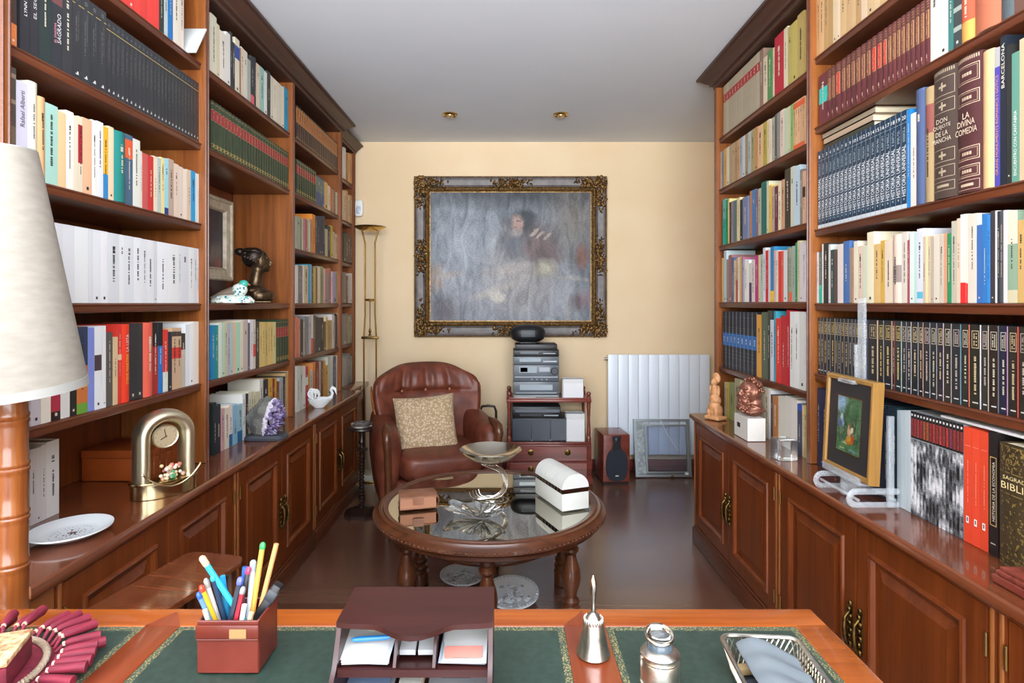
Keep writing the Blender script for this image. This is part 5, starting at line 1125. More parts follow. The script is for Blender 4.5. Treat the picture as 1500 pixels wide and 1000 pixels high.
# ---- radiator and the aluminium panel leaning on it
rd = thing('radiator', 'white ribbed aluminium radiator on the cream wall', 'radiator', (1.115, YB - .012, .14))
RADW = P('radiator_enamel', 'e4edf8', .35)
for k in range(10):
    x = -.345 + k * .0775; mb = MB(); mb.box(x + .0008, x + .0765, -.075, -.068, 0, .76, RADW, .003, 2); mb.box(x + .03, x + .046, -.068, -.01, .01, .75, RADW); mb.box(x + .002, x + .075, -.07, -.03, .735, .757, RADW, .004, 2); mb.build('rib', rd)
mb = MB(); mb.M = Matrix.Translation((-.365, -.04, .725)) @ Euler((0, R(90), 0)).to_matrix().to_4x4(); mb.lathe([(.012, 0), (.012, .02), (.006, .024), (0, .024)], CHROME, seg=12); mb.build('bleed_valve', rd)
mb = MB(); mb.tube([(-.33, -.04, .02), (-.34, -.04, -.06), (-.34, -.04, -.139)], .009, RADW, 10); mb.build('pipe', rd)
ap = thing('aluminium_panel', 'aluminium framed glass panel leaning against the white radiator', 'panel', (1.165, 4.345, 0), 0); tl = Euler((R(-11), 0, 0)).to_matrix().to_4x4()
ALU = P('aluminium', '9aa2a6', .35, .7)
mb = MB(); mb.M = tl; mb.rects(-.21, .205, .006, .425, [(0, .012), (0, -.012), (.018, -.012), (.018, .012), (0, .012)], ALU, fill=False); mb.build('frame', ap, smooth=20)
mb = MB(); mb.M = tl; mb.rects(-.13, .19, .03, .385, [(0, .006), (0, -.008), (.014, -.008), (.014, .006), (0, .006)], ALU, fill=False); mb.build('inner_frame', ap, smooth=20)
mb = MB(); mb.M = tl; mb.box(-.192, -.131, -.004, .004, .026, .405, noisy('galvanised_strip', '6e7678', 'aab2b4', 40, .4, .3, .004, .5)); mb.build('side_strip', ap)
mb = MB(); mb.M = tl; mb.box(-.116, .176, -.003, .001, .045, .37, P('pane_glass', 'dfe6f2', .03, 0, Transmission_Weight=.95, IOR=1.1)); mb.build('pane', ap)
mb = MB(); mb.M = tl; mb.tube([(-.005, -.014, .415), (.03, -.016, .33), (.11, -.016, .19)], .0025, WHITE, 6); mb.build('cord', ap)
mb = MB(); mb.M = tl; mb.ell((.165, -.018, .03), (.016, .012, .012), WHITE, seg=10, rings=6); mb.ell((.06, -.016, .01), (.012, .008, .008), OLDBRASS, seg=10, rings=6); mb.build('catch', ap)

# ---- magazine rack beside the armchair
mr = thing('magazine_rack', 'brown leather magazine holder with a dark hoop handle behind the armchair', 'magazine holder', (-.135, 4.30, 0))
mb = MB(); lps = [[(x * k, y * k2, z) for x, y in rrect(.10, .07, .03)] for k, k2, z in ((.8, .6, .001), (.9, .8, .1), (1, 1, .36), (.97, .95, .36), (.85, .7, .1), (.7, .5, .01))]
mb.loft(lps, TANL if False else LEATHER); mb.build('pouch', mr)
mb = MB(); mb.tube([(-.06, 0, .35), (-.058, 0, .50), (-.045, 0, .535), (0, 0, .54), (.045, 0, .535), (.058, 0, .50), (.06, 0, .35)], .009, W_DARK, 8); mb.build('handle', mr)

# ---- brass uplighter, ashtray stand
ul = thing('floor_lamp', 'slender brass uplighter with twin stems in the corner by the shelves', 'floor lamp', (-1.0, 4.30, 0))
mb = MB(); mb.lathe([(.02, 1.815), (.07, 1.822), (.115, 1.846), (.118, 1.850), (.113, 1.850), (.06, 1.832), (0, 1.828)], BRASS, seg=40); mb.build('dish', ul)
for s in (-1, 1):
    mb = MB(); mb.tube([(s * .06, 0, 1.828), (s * .05, 0, 1.79), (s * .036, 0, 1.73), (s * .036, 0, 1.2), (s * .045, 0, 1.04), (s * .045, 0, .05)], .0065, BRASS, 10); mb.build('stem', ul)
mb = MB(); mb.box(-.062, .062, -.012, .012, 1.028, 1.048, OLDBRASS, .004); mb.build('lower_bracket', ul)
mb = MB(); mb.lathe([(0, 1.30), (.02, 1.302), (.038, 1.315), (.035, 1.322), (0, 1.325)], BRASS, seg=24); mb.tube([(0, 0, 1.30), (0, 0, 1.11)], .003, OLDBRASS, 8); mb.lathe([(.0, 1.05), (.014, 1.055), (.006, 1.07), (.012, 1.085), (.003, 1.11), (0, 1.115)], BRASS, seg=16); mb.build('dimmer', ul)
mb = MB(); mb.box(-.10, .10, -.085, .085, .001, .05, hexm('c9c8b8', .3), .006, 2); mb.box(-.105, .105, -.09, .09, .0011, .012, BRASS, .002); mb.build('base', ul)
an = thing('ashtray_stand', 'dark turned ashtray stand with a glass ashtray on top', 'ashtray stand', (-.888, 3.60, 0))
mb = MB(); oc = [(.108 * math.cos(R(22.5) + k * R(45)), .108 * math.sin(R(22.5) + k * R(45))) for k in range(8)]
mb.loft([[(x * k, y * k, z) for x, y in oc] for k, z in ((1, .001), (1, .016), (.9, .022), (.5, .03), (.15, .04))], W_DARK); mb.build('base', an, smooth=20)
mb = MB(); prof = [(.02, .04)]
for k in range(16): z = .05 + k * .0205; prof += [(.011, z), (.016, z + .006), (.017, z + .010), (.011, z + .017)]
prof += [(.014, .385), (.034, .392), (.036, .40), (.014, .408), (.012, .42), (.02, .44), (.013, .455), (.016, .50), (.03, .51), (0, .512)]
mb.lathe(prof, W_DARK, seg=16); mb.build('column', an)
mb = MB(); mb.lathe([(.03, .511), (.078, .516), (.085, .522), (.083, .530), (0, .530)], W_DARK, seg=32); mb.build('plate', an)
o = thing('glass_ashtray', 'round clear glass ashtray on the dark turned stand', 'ashtray', (-.888, 3.60, .531)); mb = MB(); mb.lathe([(.05, 0), (.062, .004), (.066, .026), (.058, .028), (.045, .012), (0, .010)], CRYS, seg=32); mb.build('bowl', o)

# ---- alarm sensor, ceiling spots
al = thing('alarm_sensor', 'white alarm sensor on the cream wall above the uplighter', 'sensor', (atd(525.5, 4.52), YB - .001, 1.2 + .762)); mb = MB()
mb.ell((0, -.02, .06), (.034, .02, .066), WHITE, None, 20, 14, .5, .6); mb.build('housing', al, smooth=60)
mb = MB(); mb.ell((0, -.036, .045), (.02, .008, .03), hexm('b8c4d2', .3), None, 16, 10, .6, .7); mb.build('lens', al, smooth=60)
for k, (px, py) in enumerate(((659, 167), (821.5, 167))):
    d = F * (ZC - EYE) / (PY0 - py); o = thing('ceiling_spot', ['brass ceiling downlight on the lamp side, above the painting', 'brass ceiling downlight on the radiator side, above the painting'][k], 'downlight', (atd(px, d), d, ZC - .001), 0, 'ceiling downlights')
    mb = MB(); mb.lathe([(.050, 0), (.052, -.006), (.045, -.010), (.034, -.006), (.03, .0), (.0, .0)], BRASS, seg=32); mb.build('ring', o)
    mb = MB(); mb.ell((0, 0, -.008), (.026, .026, .018), P('bulb_glass', 'c8a878', .15, .6), seg=20, rings=10); mb.build('bulb', o)
# ------------------------------------------------------------------ ornaments on the clock side
CT = .691                                       # worktop surface
ck_ = thing('mantel_clock', 'gold arched mantel clock with a small dial and rosy flowers', 'clock', (-1.085, 1.86, CT), R(52)); ck_.scale = (1, 1, .92)
SATIN = P('satin_gold', 'e2dabe', .36, 1)
mb = MB(); el = [(.095 * math.cos(2 * math.pi * i / 48), .058 * math.sin(2 * math.pi * i / 48)) for i in range(48)]
mb.loft([[(x * k, y * k, z) for x, y in el] for k, z in ((1, .0008), (1, .045), (1.05, .046), (1.06, .050), (1.05, .054), (.98, .055))], GOLD); mb.build('base', ck_, smooth=30)
mb = MB(); pts = [(-.066, 0, .0555)] + [(.066 * math.cos(math.pi - math.pi * i / 20), 0, .20 + .066 * math.sin(math.pi * i / 20)) for i in range(21)] + [(.066, 0, .0555)]
n = len(pts); rows = []
for i, p in enumerate(pts):
    a = pts[max(0, i - 1)]; b = pts[min(n - 1, i + 1)]; t = (Vector(b) - Vector(a)).normalized(); u = Vector((t.z, 0, -t.x))
    rows.append([Vector(p) + u * .0225 * math.cos(2 * math.pi * k / 24) + Vector((0, .038 * math.sin(2 * math.pi * k / 24), 0)) for k in range(24)])
mb.loft(rows, SATIN); mb.build('arch', ck_, smooth=60)
mb = MB(); mb.M = Matrix.Translation((0, -.004, .195)) @ Euler((R(90), 0, 0)).to_matrix().to_4x4(); mb.lathe([(.040, -.012), (.040, .008), (.037, .011), (.034, .009), (0, .009)], SATIN, seg=36); mb.build('dial_case', ck_)
mb = MB(); mb.M = Matrix.Translation((0, -.004, .195)) @ Euler((R(90), 0, 0)).to_matrix().to_4x4(); mb.lathe([(.034, .0092), (.034, .0098), (0, .0098)], hexm('a8977a', .4), seg=36); dl = mb.build('dial', ck_)
mb = MB()
for a, ln, w3 in ((-120, .018, .0016), (-10, .026, .0012)): mb.M = Matrix.Translation((0, -.0142, .195)) @ Euler((0, R(a), 0)).to_matrix().to_4x4(); mb.box(-w3, w3, -.0004, .0002, -.004, ln, hexm('3a2c20', .4))
mb.M = Matrix.Identity(4)
for k in range(12): a = k * math.pi / 6; mb.ell((.029 * math.sin(a), -.0141, .195 + .029 * math.cos(a)), (.0014, .0005, .0014), hexm('5a4632', .4), seg=6, rings=4)
mb.build('hands', dl)
mb = MB()
for x in (-.03, -.012, .006, .024): mb.tube([(x, 0, .07), (x, 0, .16)], .0014, GOLD, 6)
mb.build('pendulum_rods', ck_)
r_ = random.Random(5); mb = MB()
for k in range(46):
    a, q = r_.uniform(0, 6.28), r_.uniform(0, 1); mb.ell((-.004 + .034 * q * math.cos(a) + .012, -.035 + .018 * q * math.sin(a), .078 + r_.uniform(-.022, .022)), r_.uniform(.004, .0075), hexm(r_.choice(['d8a890', 'e0c8a8', 'c87868', 'd8c090', '5a9a70', 'e4d8c8']), .3), seg=7, rings=5)
mb.build('flower_bouquet', ck_)
mb = MB(); mb.tube([(.085 * math.cos(a), -.06 - .01 * math.sin(a * 1.0), .066 + .028 * math.cos(a * 2)) for a in [math.pi * k / 20 for k in range(21)]], .003, GOLD, 8); mb.build('front_rail', ck_)
pl = thing('plate', 'white oval plate with a printed round emblem lying on the worktop', 'plate', (-1.12, 1.51, CT))
mb = MB(); mb.lathe([(0, .0008), (.45, .0008), (.7, .006), (1, .020), (1, .0235), (.97, .0235), (.72, .011), (.6, .0075), (0, .0068)], PORC, seg=56)
for q in mb.bm.verts: q.co = Vector((q.co.x * .09, q.co.y * .098, q.co.z))
mb.build('dish', pl)
mb = MB(); 
for rr, nn, sz in ((.042, 34, .0022), (.028, 22, .002)):
    for k in range(nn):
        if (k * 7) % 5 == 0: continue
        a = 2 * math.pi * k / nn; mb.ell((rr * math.cos(a), rr * 1.25 * math.sin(a), .0072), (sz, sz * .7, .0006), hexm('4a4d52', .4), (0, 0, a), 6, 4)
r_ = random.Random(2)
for k in range(30): mb.ell((r_.gauss(0, .008), r_.gauss(0, .011), .0072), (.003, .002, .0007), hexm(r_.choice(['3a3c40', '5c3030', 'a84a40', '3a3c40']), .4), (0, 0, r_.uniform(0, 3)), 6, 4)
mb.build('printed_emblem', pl)
o = thing('orange_box', 'long orange brown box at the back of the worktop behind the gold clock', 'box', (-1.315, 2.065, CT), 0)
mb = MB(); bxm = noisy('orange_card', '8a3c10', 'a44c18', 8, .5, .1, .002); mb.box(-.115, .115, -.09, .09, .0008, .076, bxm, .003); mb.build('box', o); mb = MB(); mb.box(-.1165, .1165, -.0915, .0915, .0765, .104, bxm, .003); mb.build('lid', o)
mb = MB(); mb.box(-.065, .065, -.003, .003, 0, .142, hexm('d0d4d4', .45), .001); o = mb.build('leaning_folder', None, (-1.185, 2.117, 2.1945), (R(-33), 0, 0)); tag(o, 'white folder leaning at the far end of the top shelf over the clock', 'folder')
# amethyst
am = thing('amethyst_geode', 'amethyst geode with purple crystals and a grey rock back', 'geode', (-1.062, 2.60, CT), R(2))
mb = MB(); mb.loft([[(x * k, y * k, z) for x, y in rrect(.085, .055, .03)] for k, z in ((1, .0008), (1.02, .01), (.9, .022))], hexm('3a3d46', .5)); mb.build('stand', am)
ROCK = noisy('grey_rock', '4c4c48', '7c7a74', 24, .8, .9, .01); r_ = random.Random(8)
mb = MB(); lps = []
for k in range(9):
    t = k / 8; x = -.075 + .085 * t; rr = .02 + .068 * math.sin(min(1, t * 1.25) * math.pi / 2); zc = .115 - .028 * t
    lps.append([(x + r_.uniform(-.004, .004) + .02 * math.sin(a), -.002 + rr * .75 * math.cos(a) * r_.uniform(.9, 1.1), zc + rr * 1.05 * math.sin(a) * r_.uniform(.9, 1.1)) for a in [2 * math.pi * i / 20 for i in range(20)]])
mb.loft(lps, ROCK); mb.build('rock_shell', am, smooth=15)
QZ = P('white_quartz', 'cfc8d4', .3); AM_ = [P('amethyst_pale', '9488a8', .2), P('amethyst_mid', '766692', .15), P('amethyst_dark', '54466e', .12)]
mb = MB()
for k in range(60):
    a = 2 * math.pi * k / 60; rr = .080; mb.ell((.014 + .018 * math.sin(a) + r_.uniform(-.004, .006), rr * .75 * math.cos(a), .088 + rr * 1.02 * math.sin(a)), (.012, .011, .011), QZ, (r_.uniform(0, 3), 0, r_.uniform(0, 3)), 6, 4)
mb.build('quartz_rim', am, smooth=10)
mb = MB()
for k in range(150):
    a, q = r_.uniform(0, 6.28), r_.uniform(0, 1) ** .5; c = Vector((.012 + .02 * math.sin(a) * q + .045 * (1 - q * q), .060 * q * math.cos(a), .086 + .078 * q * math.sin(a)))
    d = Vector((1, .8 * q * math.cos(a) + r_.uniform(-.4, .4), .8 * q * math.sin(a) + r_.uniform(-.4, .4))).normalized(); ln, rr = r_.uniform(.016, .03), r_.uniform(.005, .009)
    mb.tube([c - d * .006, c + d * ln * .6, c + d * ln], [rr, rr, .0006], AM_[r_.choice([0, 0, 1, 1, 2])], 6)
mb.build('crystals', am, smooth=0)
# swan
sw = thing('ceramic_swan', 'white glossy ceramic swan dish with curled feathers on the worktop', 'ornament', (-1.075, 3.37, CT), R(15)); sw.scale = (.68, .72, .85)
mb = MB(); mb.lathe([(.0, .001), (.035, .001), (.04, .006), (.075, .035), (.085, .062), (.08, .066), (.06, .045), (0, .02)], PORC, seg=36, sx=1.1, sy=.75); mb.build('bowl', sw)
mb = MB(); mb.tube([(.075, 0, .055), (.10, 0, .07), (.108, 0, .095), (.092, 0, .118), (.105, 0, .132), (.128, 0, .122), (.135, 0, .10), (.14, 0, .085)], [.020, .014, .011, .010, .014, .012, .006, .003], PORC, 12); mb.build('neck', sw, smooth=70)
for s in (-1, 1):
    mb = MB()
    for q in range(3):
        mb.tube([(-.03 - .02 * q + (.030 - .006 * q) * (1 - t * .35) * math.cos(1.1 * math.pi * t * 1.7 - .6), s * (.05 + .008 * q), .085 + .008 * q + (.030 - .006 * q) * math.sin(1.1 * math.pi * t * 1.7 - .6)) for t in [k / 18 for k in range(19)]], .007, PORC, 8)
    mb.build('wing', sw, smooth=70)
# bust of a woman, profile towards the far wall
bu = thing('female_bust', 'dark bronze bust of a woman with gathered hair, in profile', 'bust', (-1.22, 2.86, 1.2908), R(20))
mb = MB(); E_ = mb.ell                            # local +x is where she looks, -y is the room
E_((0, 0, .012), (.075, .05, .014), BRONZE); E_((.002, 0, .045), (.062, .062, .045), BRONZE, seg=20); E_((-.02, 0, .06), (.05, .07, .03), BRONZE); E_((.012, 0, .034), (.072, .066, .032), BRONZE, seg=24, e1=.7)
mb.tube([(-.012, 0, .05), (-.004, 0, .10), (.004, 0, .145), (.008, 0, .165)], [.046, .032, .028, .03], BRONZE, 16)
E_((.012, 0, .205), (.048, .036, .055), BRONZE, seg=20, rings=14); E_((.034, 0, .180), (.026, .026, .030), BRONZE); E_((.050, 0, .163), (.012, .013, .010), BRONZE); E_((.036, 0, .172), (.026, .022, .016), BRONZE)
mb.tube([(.057, 0, .218), (.067, 0, .200), (.071, 0, .192), (.062, 0, .186)], [.004, .0055, .007, .004], BRONZE, 10); E_((.062, 0, .179), (.006, .010, .0035), BRONZE); E_((.060, 0, .172), (.006, .009, .0035), BRONZE); E_((.048, -.014, .213), (.010, .008, .006), BRONZE); E_((.048, .014, .213), (.010, .008, .006), BRONZE)
E_((.052, -.013, .221), (.010, .011, .003), BRONZE); E_((.052, .013, .221), (.010, .011, .003), BRONZE); E_((.004, -.036, .198), (.009, .005, .014), BRONZE); E_((.004, .036, .198), (.009, .005, .014), BRONZE)
h_ = mb.build('head_and_shoulders', bu); fuse(h_, .0032, 3)
HAIRB = noisy('bronze_hair', '201a18', '4a3f38', 60, .35, .6, .004, .8, sc=(1, 1, 3))
mb = MB(); E_ = mb.ell; E_((-.012, 0, .222), (.055, .044, .048), HAIRB, (0, R(-18), 0), 24, 14); E_((-.072, 0, .247), (.026, .022, .02), HAIRB); E_((-.045, 0, .24), (.03, .03, .025), HAIRB)
for k in range(9):
    y = -.036 + .009 * k; mb.tube([(.034 - abs(y) * .5, y, .24), (.0, y * 1.15, .266 - abs(y) * .4), (-.045, y * .8, .262 - abs(y) * .3), (-.066, y * .4, .252)], [.004, .006, .006, .004], HAIRB, 7)
for s in (-1, 1):
    for k in range(7): a = k / 6; mb.ell((.036 - .036 * a, s * (.02 + .02 * a), .246 - .05 * a), .006, BRONZE, seg=8, rings=6)
    for k in range(5): mb.ell((.0 - .012 * k, s * .037, .198 + .006 * k), (.010, .006, .010), HAIRB, seg=8, rings=6)
mb.build('hair', bu, smooth=70)
mb = MB(); mb.box(-.065, .07, -.05, .05, .0008, .010, BRONZE, .003); mb.build('plinth', bu)
# picture behind the bust
fp = thing('framed_picture', 'dark picture in a cream moulded frame behind the ceramic bird', 'picture', (-1.40, 2.72, 1.40), R(90))
mb = MB(); CRF = noisy('cream_frame', 'a89a82', 'cfc4ae', 30, .5, .1, .002); mb.rects(-.24, .24, 0, .40, [(0, .02), (0, -.02), (.006, -.026), (.018, -.026), (.022, -.018), (.05, -.012), (.056, -.016), (.062, -.008), (.064, .0)], CRF, fill=False); mb.build('frame', fp, smooth=25)
mb = MB(); mb.rects(-.24 + .062, .24 - .062, .062, .338, [(0, .002), (.001, 0)], blobs('small_canvas', ('2a2c33', '3a3d46', '4a4a50', 6), [(.09, .12, .08, .05, 30, '8a8078', .6), (-.05, .15, .06, .09, 0, '9a7a68', .5), (.12, .08, .05, .03, 0, '9a6a60', .6)], .4, .02, 16)); mb.build('canvas', fp, smooth=0)
mb = MB(); mb.box(-.13, .13, -.04, .025, -.1085, -.001, W_DARK, .004); mb.build('stand', fp)
# ceramic bird on a mosaic base
cb = thing('ceramic_bird', 'small mosaic bird in white, turquoise and blue beside the bust', 'ornament', (-1.175, 2.52, 1.2908), R(25))
MOS = P('mosaic_glaze', 'd8dcd4', .25); v = coords(MOS); vo = N(MOS, 'ShaderNodeTexVoronoi'); vo.inputs['Scale'].default_value = 130; L(MOS, v, vo.inputs['Vector'])
sp_ = N(MOS, 'ShaderNodeSeparateColor'); L(MOS, vo.outputs['Color'], sp_.inputs[0]); L(MOS, ramp(MOS, sp_.outputs[0], [(.30, 'dde0d8'), (.5, 'b8d8cc'), (.62, '3a9a94'), (.74, '28407a'), (.80, 'd8c890'), (.86, 'e0e2da')]), bsdf(MOS).inputs['Base Color'])
mb = MB(); lps = [[(x * k, y * k, z) for x, y in rrect(.085, .05, .03)] for k, z in ((1, .0008), (1.02, .012), (.8, .03), (.3, .036))]; mb.loft(lps, MOS); mb.build('mosaic_base', cb, smooth=60)
mb = MB(); mb.ell((.025, 0, .055), (.035, .028, .03), MOS, (0, R(-25), 0)); mb.ell((.042, 0, .082), (.02, .018, .018), P('turquoise_glaze', '3fae9a', .2)); mb.tube([(0, 0, .05), (-.04, 0, .04), (-.085, 0, .02)], [.022, .014, .006], hexm('7a6a5c', .4), 10); mb.tube([(.058, 0, .082), (.070, 0, .077)], [.006, .001], hexm('c87a4a', .4), 8); mb.build('bird', cb, smooth=60)

# ------------------------------------------------------------------ ornaments on the easel side
cv_ = thing('carved_figure', 'pale wooden carving of two stacked figures at the worktop end', 'carving', (1.08, 3.03, CT), R(-60))
mb = MB(); E_ = mb.ell; C_ = W_CARVE
mb.box(-.045, .045, -.038, .038, .0008, .02, C_, .006, 2); E_((0, 0, .045), (.038, .034, .04), C_); E_((.0, -.012, .065), (.036, .026, .026), C_); E_((-.022, -.02, .04), (.014, .018, .022), C_); E_((.022, -.02, .04), (.014, .018, .022), C_)
E_((0, -.006, .10), (.034, .027, .03), C_); E_((0, -.016, .115), (.02, .02, .018), C_); E_((0, -.004, .145), (.024, .02, .035), C_); E_((-.024, -.008, .15), (.008, .01, .03), C_); E_((.024, -.008, .15), (.008, .01, .03), C_); E_((0, -.012, .168), (.012, .014, .01), C_)
E_((0, -.010, .195), (.017, .018, .022), C_); E_((0, .004, .212), (.026, .012, .03), C_); E_((0, -.026, .192), (.004, .006, .006), C_); E_((0, -.022, .182), (.009, .006, .004), C_)
o = mb.build('figures', cv_); fuse(o, .003, 2)
bb = thing('bearded_bust', 'reddish bronze bust of a bearded man on a white block', 'bust', (1.082, 2.615, CT), R(-75))
mb = MB(); mb.M = Matrix.Rotation(R(75), 4, 'Z'); mb.box(-.039, .039, -.075, .075, .0008, .10, hexm('dedcd6', .5), .002); mb.build('white_block', bb, smooth=0)
mb = MB(); mb.M = Matrix.Rotation(R(75), 4, 'Z'); mb.box(-.0398, -.0392, .005, .04, .045, .065, hexm('33302e', .4)); mb.build('name_plate', bb)
mb = MB(); E_ = mb.ell; K = COPPER; z0_ = .1005; mb.M = Matrix.Translation((0, 0, z0_))
E_((0, .012, .03), (.062, .046, .034), K, seg=20); E_((0, .018, .055), (.045, .036, .04), K); E_((0, .008, .10), (.042, .048, .055), K, seg=20, rings=14); E_((0, -.008, .118), (.036, .036, .036), K)
E_((0, -.030, .066), (.034, .026, .036), K); E_((0, -.036, .045), (.026, .020, .028), K); mb.tube([(0, -.036, .122), (0, -.048, .105), (0, -.052, .098), (0, -.044, .092)], [.006, .008, .009, .006], K, 10)
for s in (-1, 1): E_((s * .016, -.034, .124), (.014, .010, .006), K); E_((s * .017, -.032, .112), (.009, .008, .006), K); E_((s * .018, -.042, .088), (.016, .010, .007), K, (0, s * R(18), 0)); E_((s * .042, .008, .104), (.008, .012, .018), K); E_((s * .024, -.024, .098), (.014, .016, .014), K)
o = mb.build('head', bb); fuse(o, .0034, 2)
mb = MB(); mb.M = Matrix.Translation((0, 0, z0_)); r_ = random.Random(6)
for k in range(110):                             # curls of hair and beard
    a = r_.uniform(0, 6.28); 
    if k < 62: th = r_.uniform(-.1, 1.4); p = Vector((.044 * math.cos(th) * math.cos(a), .012 + .05 * math.cos(th) * abs(math.sin(a)) - (.03 if th > .75 else 0) * r_.random(), .112 + .052 * math.sin(th)))
    else: p = Vector((r_.uniform(-.036, .036), -.036 - r_.uniform(0, .02), r_.uniform(.022, .082))); p.y += abs(p.x) * .5
    mb.ell(p, (.008, .007, .0075), K, (r_.uniform(0, 3), r_.uniform(0, 3), 0), 7, 5)
mb.build('curls', bb, smooth=60)
mb = MB(); mb.M = Matrix.Translation((0, 0, z0_))
for k in range(7): mb.tube([(-.06 + .012 * k, .045 - .01 * k, .012 + .006 * k), (-.02 + .014 * k, -.03 - .002 * k, .022), (.04 + .004 * k, -.014 + .006 * k, .05 - .003 * k), (.062, .03, .03)], .006, K, 7)
mb.build('drapery', bb, smooth=70)
o = thing('glass_cube', 'clear glass cube paperweight with an etched inside on the worktop', 'paperweight', (1.068, 2.262, CT), R(8))
mb = MB(); mb.box(-.036, .036, -.034, .034, .0008, .078, CRYS, .003, 2); mb.build('block', o, smooth=0)
# easel
ez = thing('acrylic_easel', 'clear acrylic easel holding the framed garden picture', 'easel', (1.09, 1.82, CT), R(-90))
# local x = -world Y (towards the camera), local y = world X into the shelf
for x in (-.09, .095):
    mb = MB(); outer = [(-.085 + .0, .004)]; 
    st = [(-.075 + .02 * math.cos(math.pi / 2 + math.pi * i / 10) - .0, .022 + .02 * math.sin(math.pi / 2 + math.pi * i / 10)) for i in range(11)]
    path = [(.085, .042), (-.075, .042)] + st[1:-1] + [(-.075, .002), (.085, .002)]
    mb.tube([(x, y + .012, z + .004) for y, z in [(.05, .042)] + st + [(.05, .002)]], .0042, ACRYL, 8, flat=2.2); mb.build('foot', ez, smooth=50)
for y, z in ((-.062, .024), (.045, .024)):
    mb = MB(); mb.tube([(-.10, y, z), (.105, y, z)], .0045, ACRYL, 8); mb.build('cross_rod', ez)
mb = MB(); mb.box(-.012, .022, .004, .014, .02, .615, ACRYL, .003); mb.box(-.022, -.012, .0, .012, .36, .47, ACRYL, .002); mb.build('mast', ez)
mb = MB(); mb.box(-.035, .045, -.045, .004, .352, .366, ACRYL, .003); mb.build('top_clamp', ez)
mb = MB(); mb.box(-.10, .10, -.055, -.01, .062, .07, ACRYL, .002); mb.box(-.10, .10, -.058, -.052, .062, .085, ACRYL, .002); mb.box(-.02, .0, -.045, .0, .004, .062, ACRYL, .002); mb.build('ledge', ez)
mb = MB(); mb.box(.102, .114, .02, .038, .005, .27, ACRYL, .002); mb.build('rear_leg', ez)
fm = thing('framed_garden_picture', 'small garden painting in a dark mount and gold frame on the easel', 'picture', (1.045, 1.812, .7645), R(-90))
TL = Euler((R(-3), 0, 0)).to_matrix().to_4x4(); w_, h_ = .126, .298
GW = wood('gilded_wood', '86602e', 'a67e42', 'z', .3)
mb = MB(); mb.M = TL; mb.rects(-w_, w_, 0, h_, [(0, .026), (0, -.002), (.004, -.005), (.013, -.004), (.016, .001), (.016, .003)], GW, fill=False); mb.rects(-w_, w_, 0, h_, [(0, .026), (.0005, .0262)], W_DARK); mb.build('frame', fm, smooth=25)
mb = MB(); mb.M = TL; mb.rects(-w_ + .016, w_ - .016, .016, h_ - .016, [(0, .003), (.045, .003), (.045, .0035), (.048, .0035)], hexm('2c2a2c', .6), fill=False); mb.build('mount', fm, smooth=0)
mb = MB(); mb.M = TL; mb.rects(-w_ + .061, w_ - .061, .061, h_ - .061, [(0, .0025), (.0025, .0025)], BRASS, fill=False); mb.build('gold_slip', fm, smooth=0)
GP = blobs('garden_painting', ('2c4a38', '567a58', '8aa884', 70), [(-.045, .215, .03, .03, 0, '9ab8d0', .5), (.03, .20, .045, .035, 0, '5c8860', .9), (.01, .175, .05, .02, 20, '48704c', .8), (-.045, .15, .014, .016, 0, '6a7ca8', .5), (-.038, .17, .008, .012, 0, 'c0ccd8', .5), (-.03, .155, .005, .014, 0, '8a98c0', .4), (0, .082, .07, .014, 0, '5a8c5c', .6), (.004, .128, .010, .016, 10, 'd8b090', .4), (.002, .149, .006, .007, 0, 'a85a34', .4), (.002, .145, .0035, .004, 0, 'd8ac88', .3), (.018, .136, .007, .012, -20, 'dcd0b0', .4), (.02, .150, .005, .006, 0, '4a3020', .4), (.004, .104, .016, .014, 15, 'd09a34', .35), (.0, .094, .020, .006, 0, 'c88428', .35), (.022, .108, .009, .016, -10, 'c4602c', .35), (-.018, .092, .014, .004, 0, '9ab080', .4), (.024, .074, .024, .004, 0, '7aa0a8', .4), (-.03, .074, .018, .003, 0, 'a8b488', .4), (-.02, .165, .003, .03, 5, '3a4a30', .4), (.035, .15, .003, .035, -4, '3f4a30', .4)], .35, .009, 90, bsc=5)
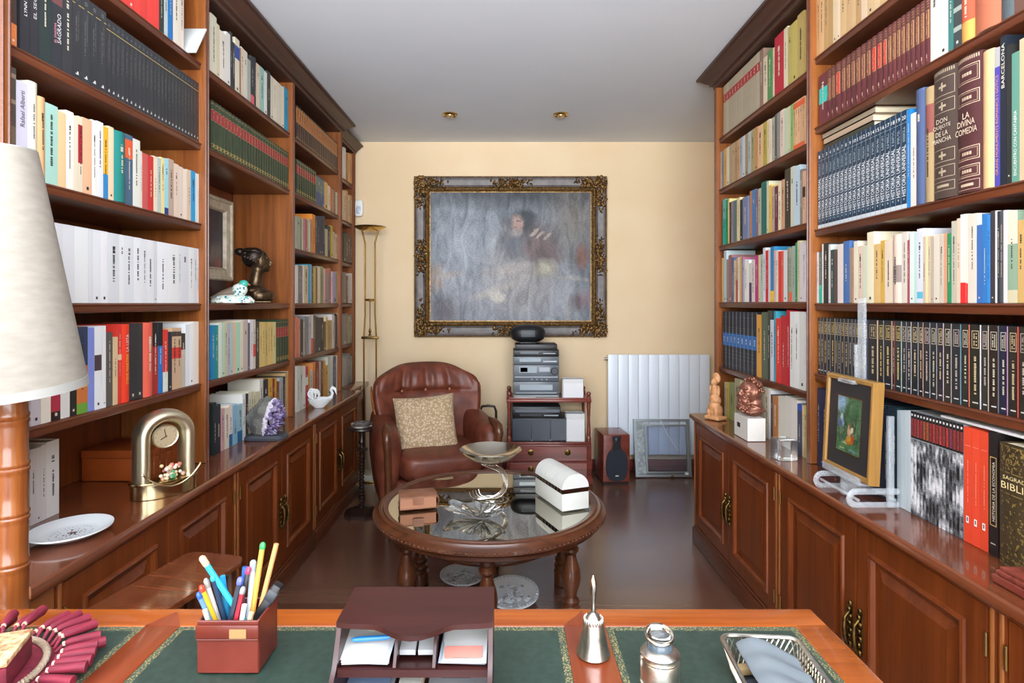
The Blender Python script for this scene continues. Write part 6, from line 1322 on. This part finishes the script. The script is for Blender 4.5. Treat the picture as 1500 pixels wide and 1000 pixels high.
mb = MB(); mb.M = TL; mb.rects(-w_ + .0635, w_ - .0635, .0635, h_ - .0635, [(0, .003), (.0005, .0029)], GP); mb.build('garden_scene', fm, smooth=0)
# trophy-like plinth by the bible
o = thing('desk_trophy', 'dark red wooden plinth with a pewter figure in front of the bible', 'ornament', (1.088, 1.20, CT), 0); o.scale = (.5, 1.1, 1)
mb = MB(); mb.box(-.085, .085, -.062, .062, .0008, .018, W_RED, .004, 2); mb.box(-.078, .078, -.056, .056, .018, .030, W_RED, .006, 3); mb.box(-.07, .07, -.05, .05, .030, .038, W_RED, .003); mb.build('plinth', o)
PEW = P('pewter', '777a7e', .35, .9); mb = MB(); mb.ell((.02, .0, .048), (.045, .03, .012), PEW, seg=16, rings=8); mb.ell((.03, .01, .06), (.02, .015, .016), PEW, (0, .5, 0)); mb.tube([(-.015, 0, .046), (0, .01, .07), (.03, .012, .078)], [.007, .009, .006], PEW, 8); mb.build('figure', o, smooth=60)
# white folder over the photo books, flat books over the history set
mb = MB(); mb.box(-.005, .145, -.16, .17, 0, .007, hexm('d8dadd', .5), .002); mb.box(-.004, .143, -.155, .165, .0005, .0065, PAPER); o = mb.build('document_folder', None, (1.165, 1.40, .985), (0, 0, 0)); tag(o, 'white document folder lying across the tops of the red books', 'folder')
zz = 1.565 + .2875
for k, (th, c, wy, lab) in enumerate(((.020, '3a3a2e', .30, 'dark flat book lowest of the pile lying on the history volumes'), (.022, 'b09a84', .29, 'flat book with a pale spine, middle of the pile on the history volumes'), (.020, '9a8c78', .31, 'grey brown flat book topmost of the pile on the history volumes'))):
    o = thing('lying_book', lab, 'book', (1.17, 2.02, zz), 0, 'flat books on the history volumes')
    mb = MB(); mb.box(0, .002, -wy / 2, wy / 2, 0, th, hexm(c, .45)); mb.box(0, .2, -wy / 2, wy / 2, 0, .002, hexm(c, .45)); mb.box(0, .2, -wy / 2, wy / 2, th - .002, th, hexm(c, .45)); mb.build('cover', o, smooth=0)
    mb = MB(); mb.box(.0022, .198, -wy / 2 + .004, wy / 2 - .003, .0022, th - .0022, PAGES); mb.build('page_block', o, smooth=0)
    zz += th + .0006
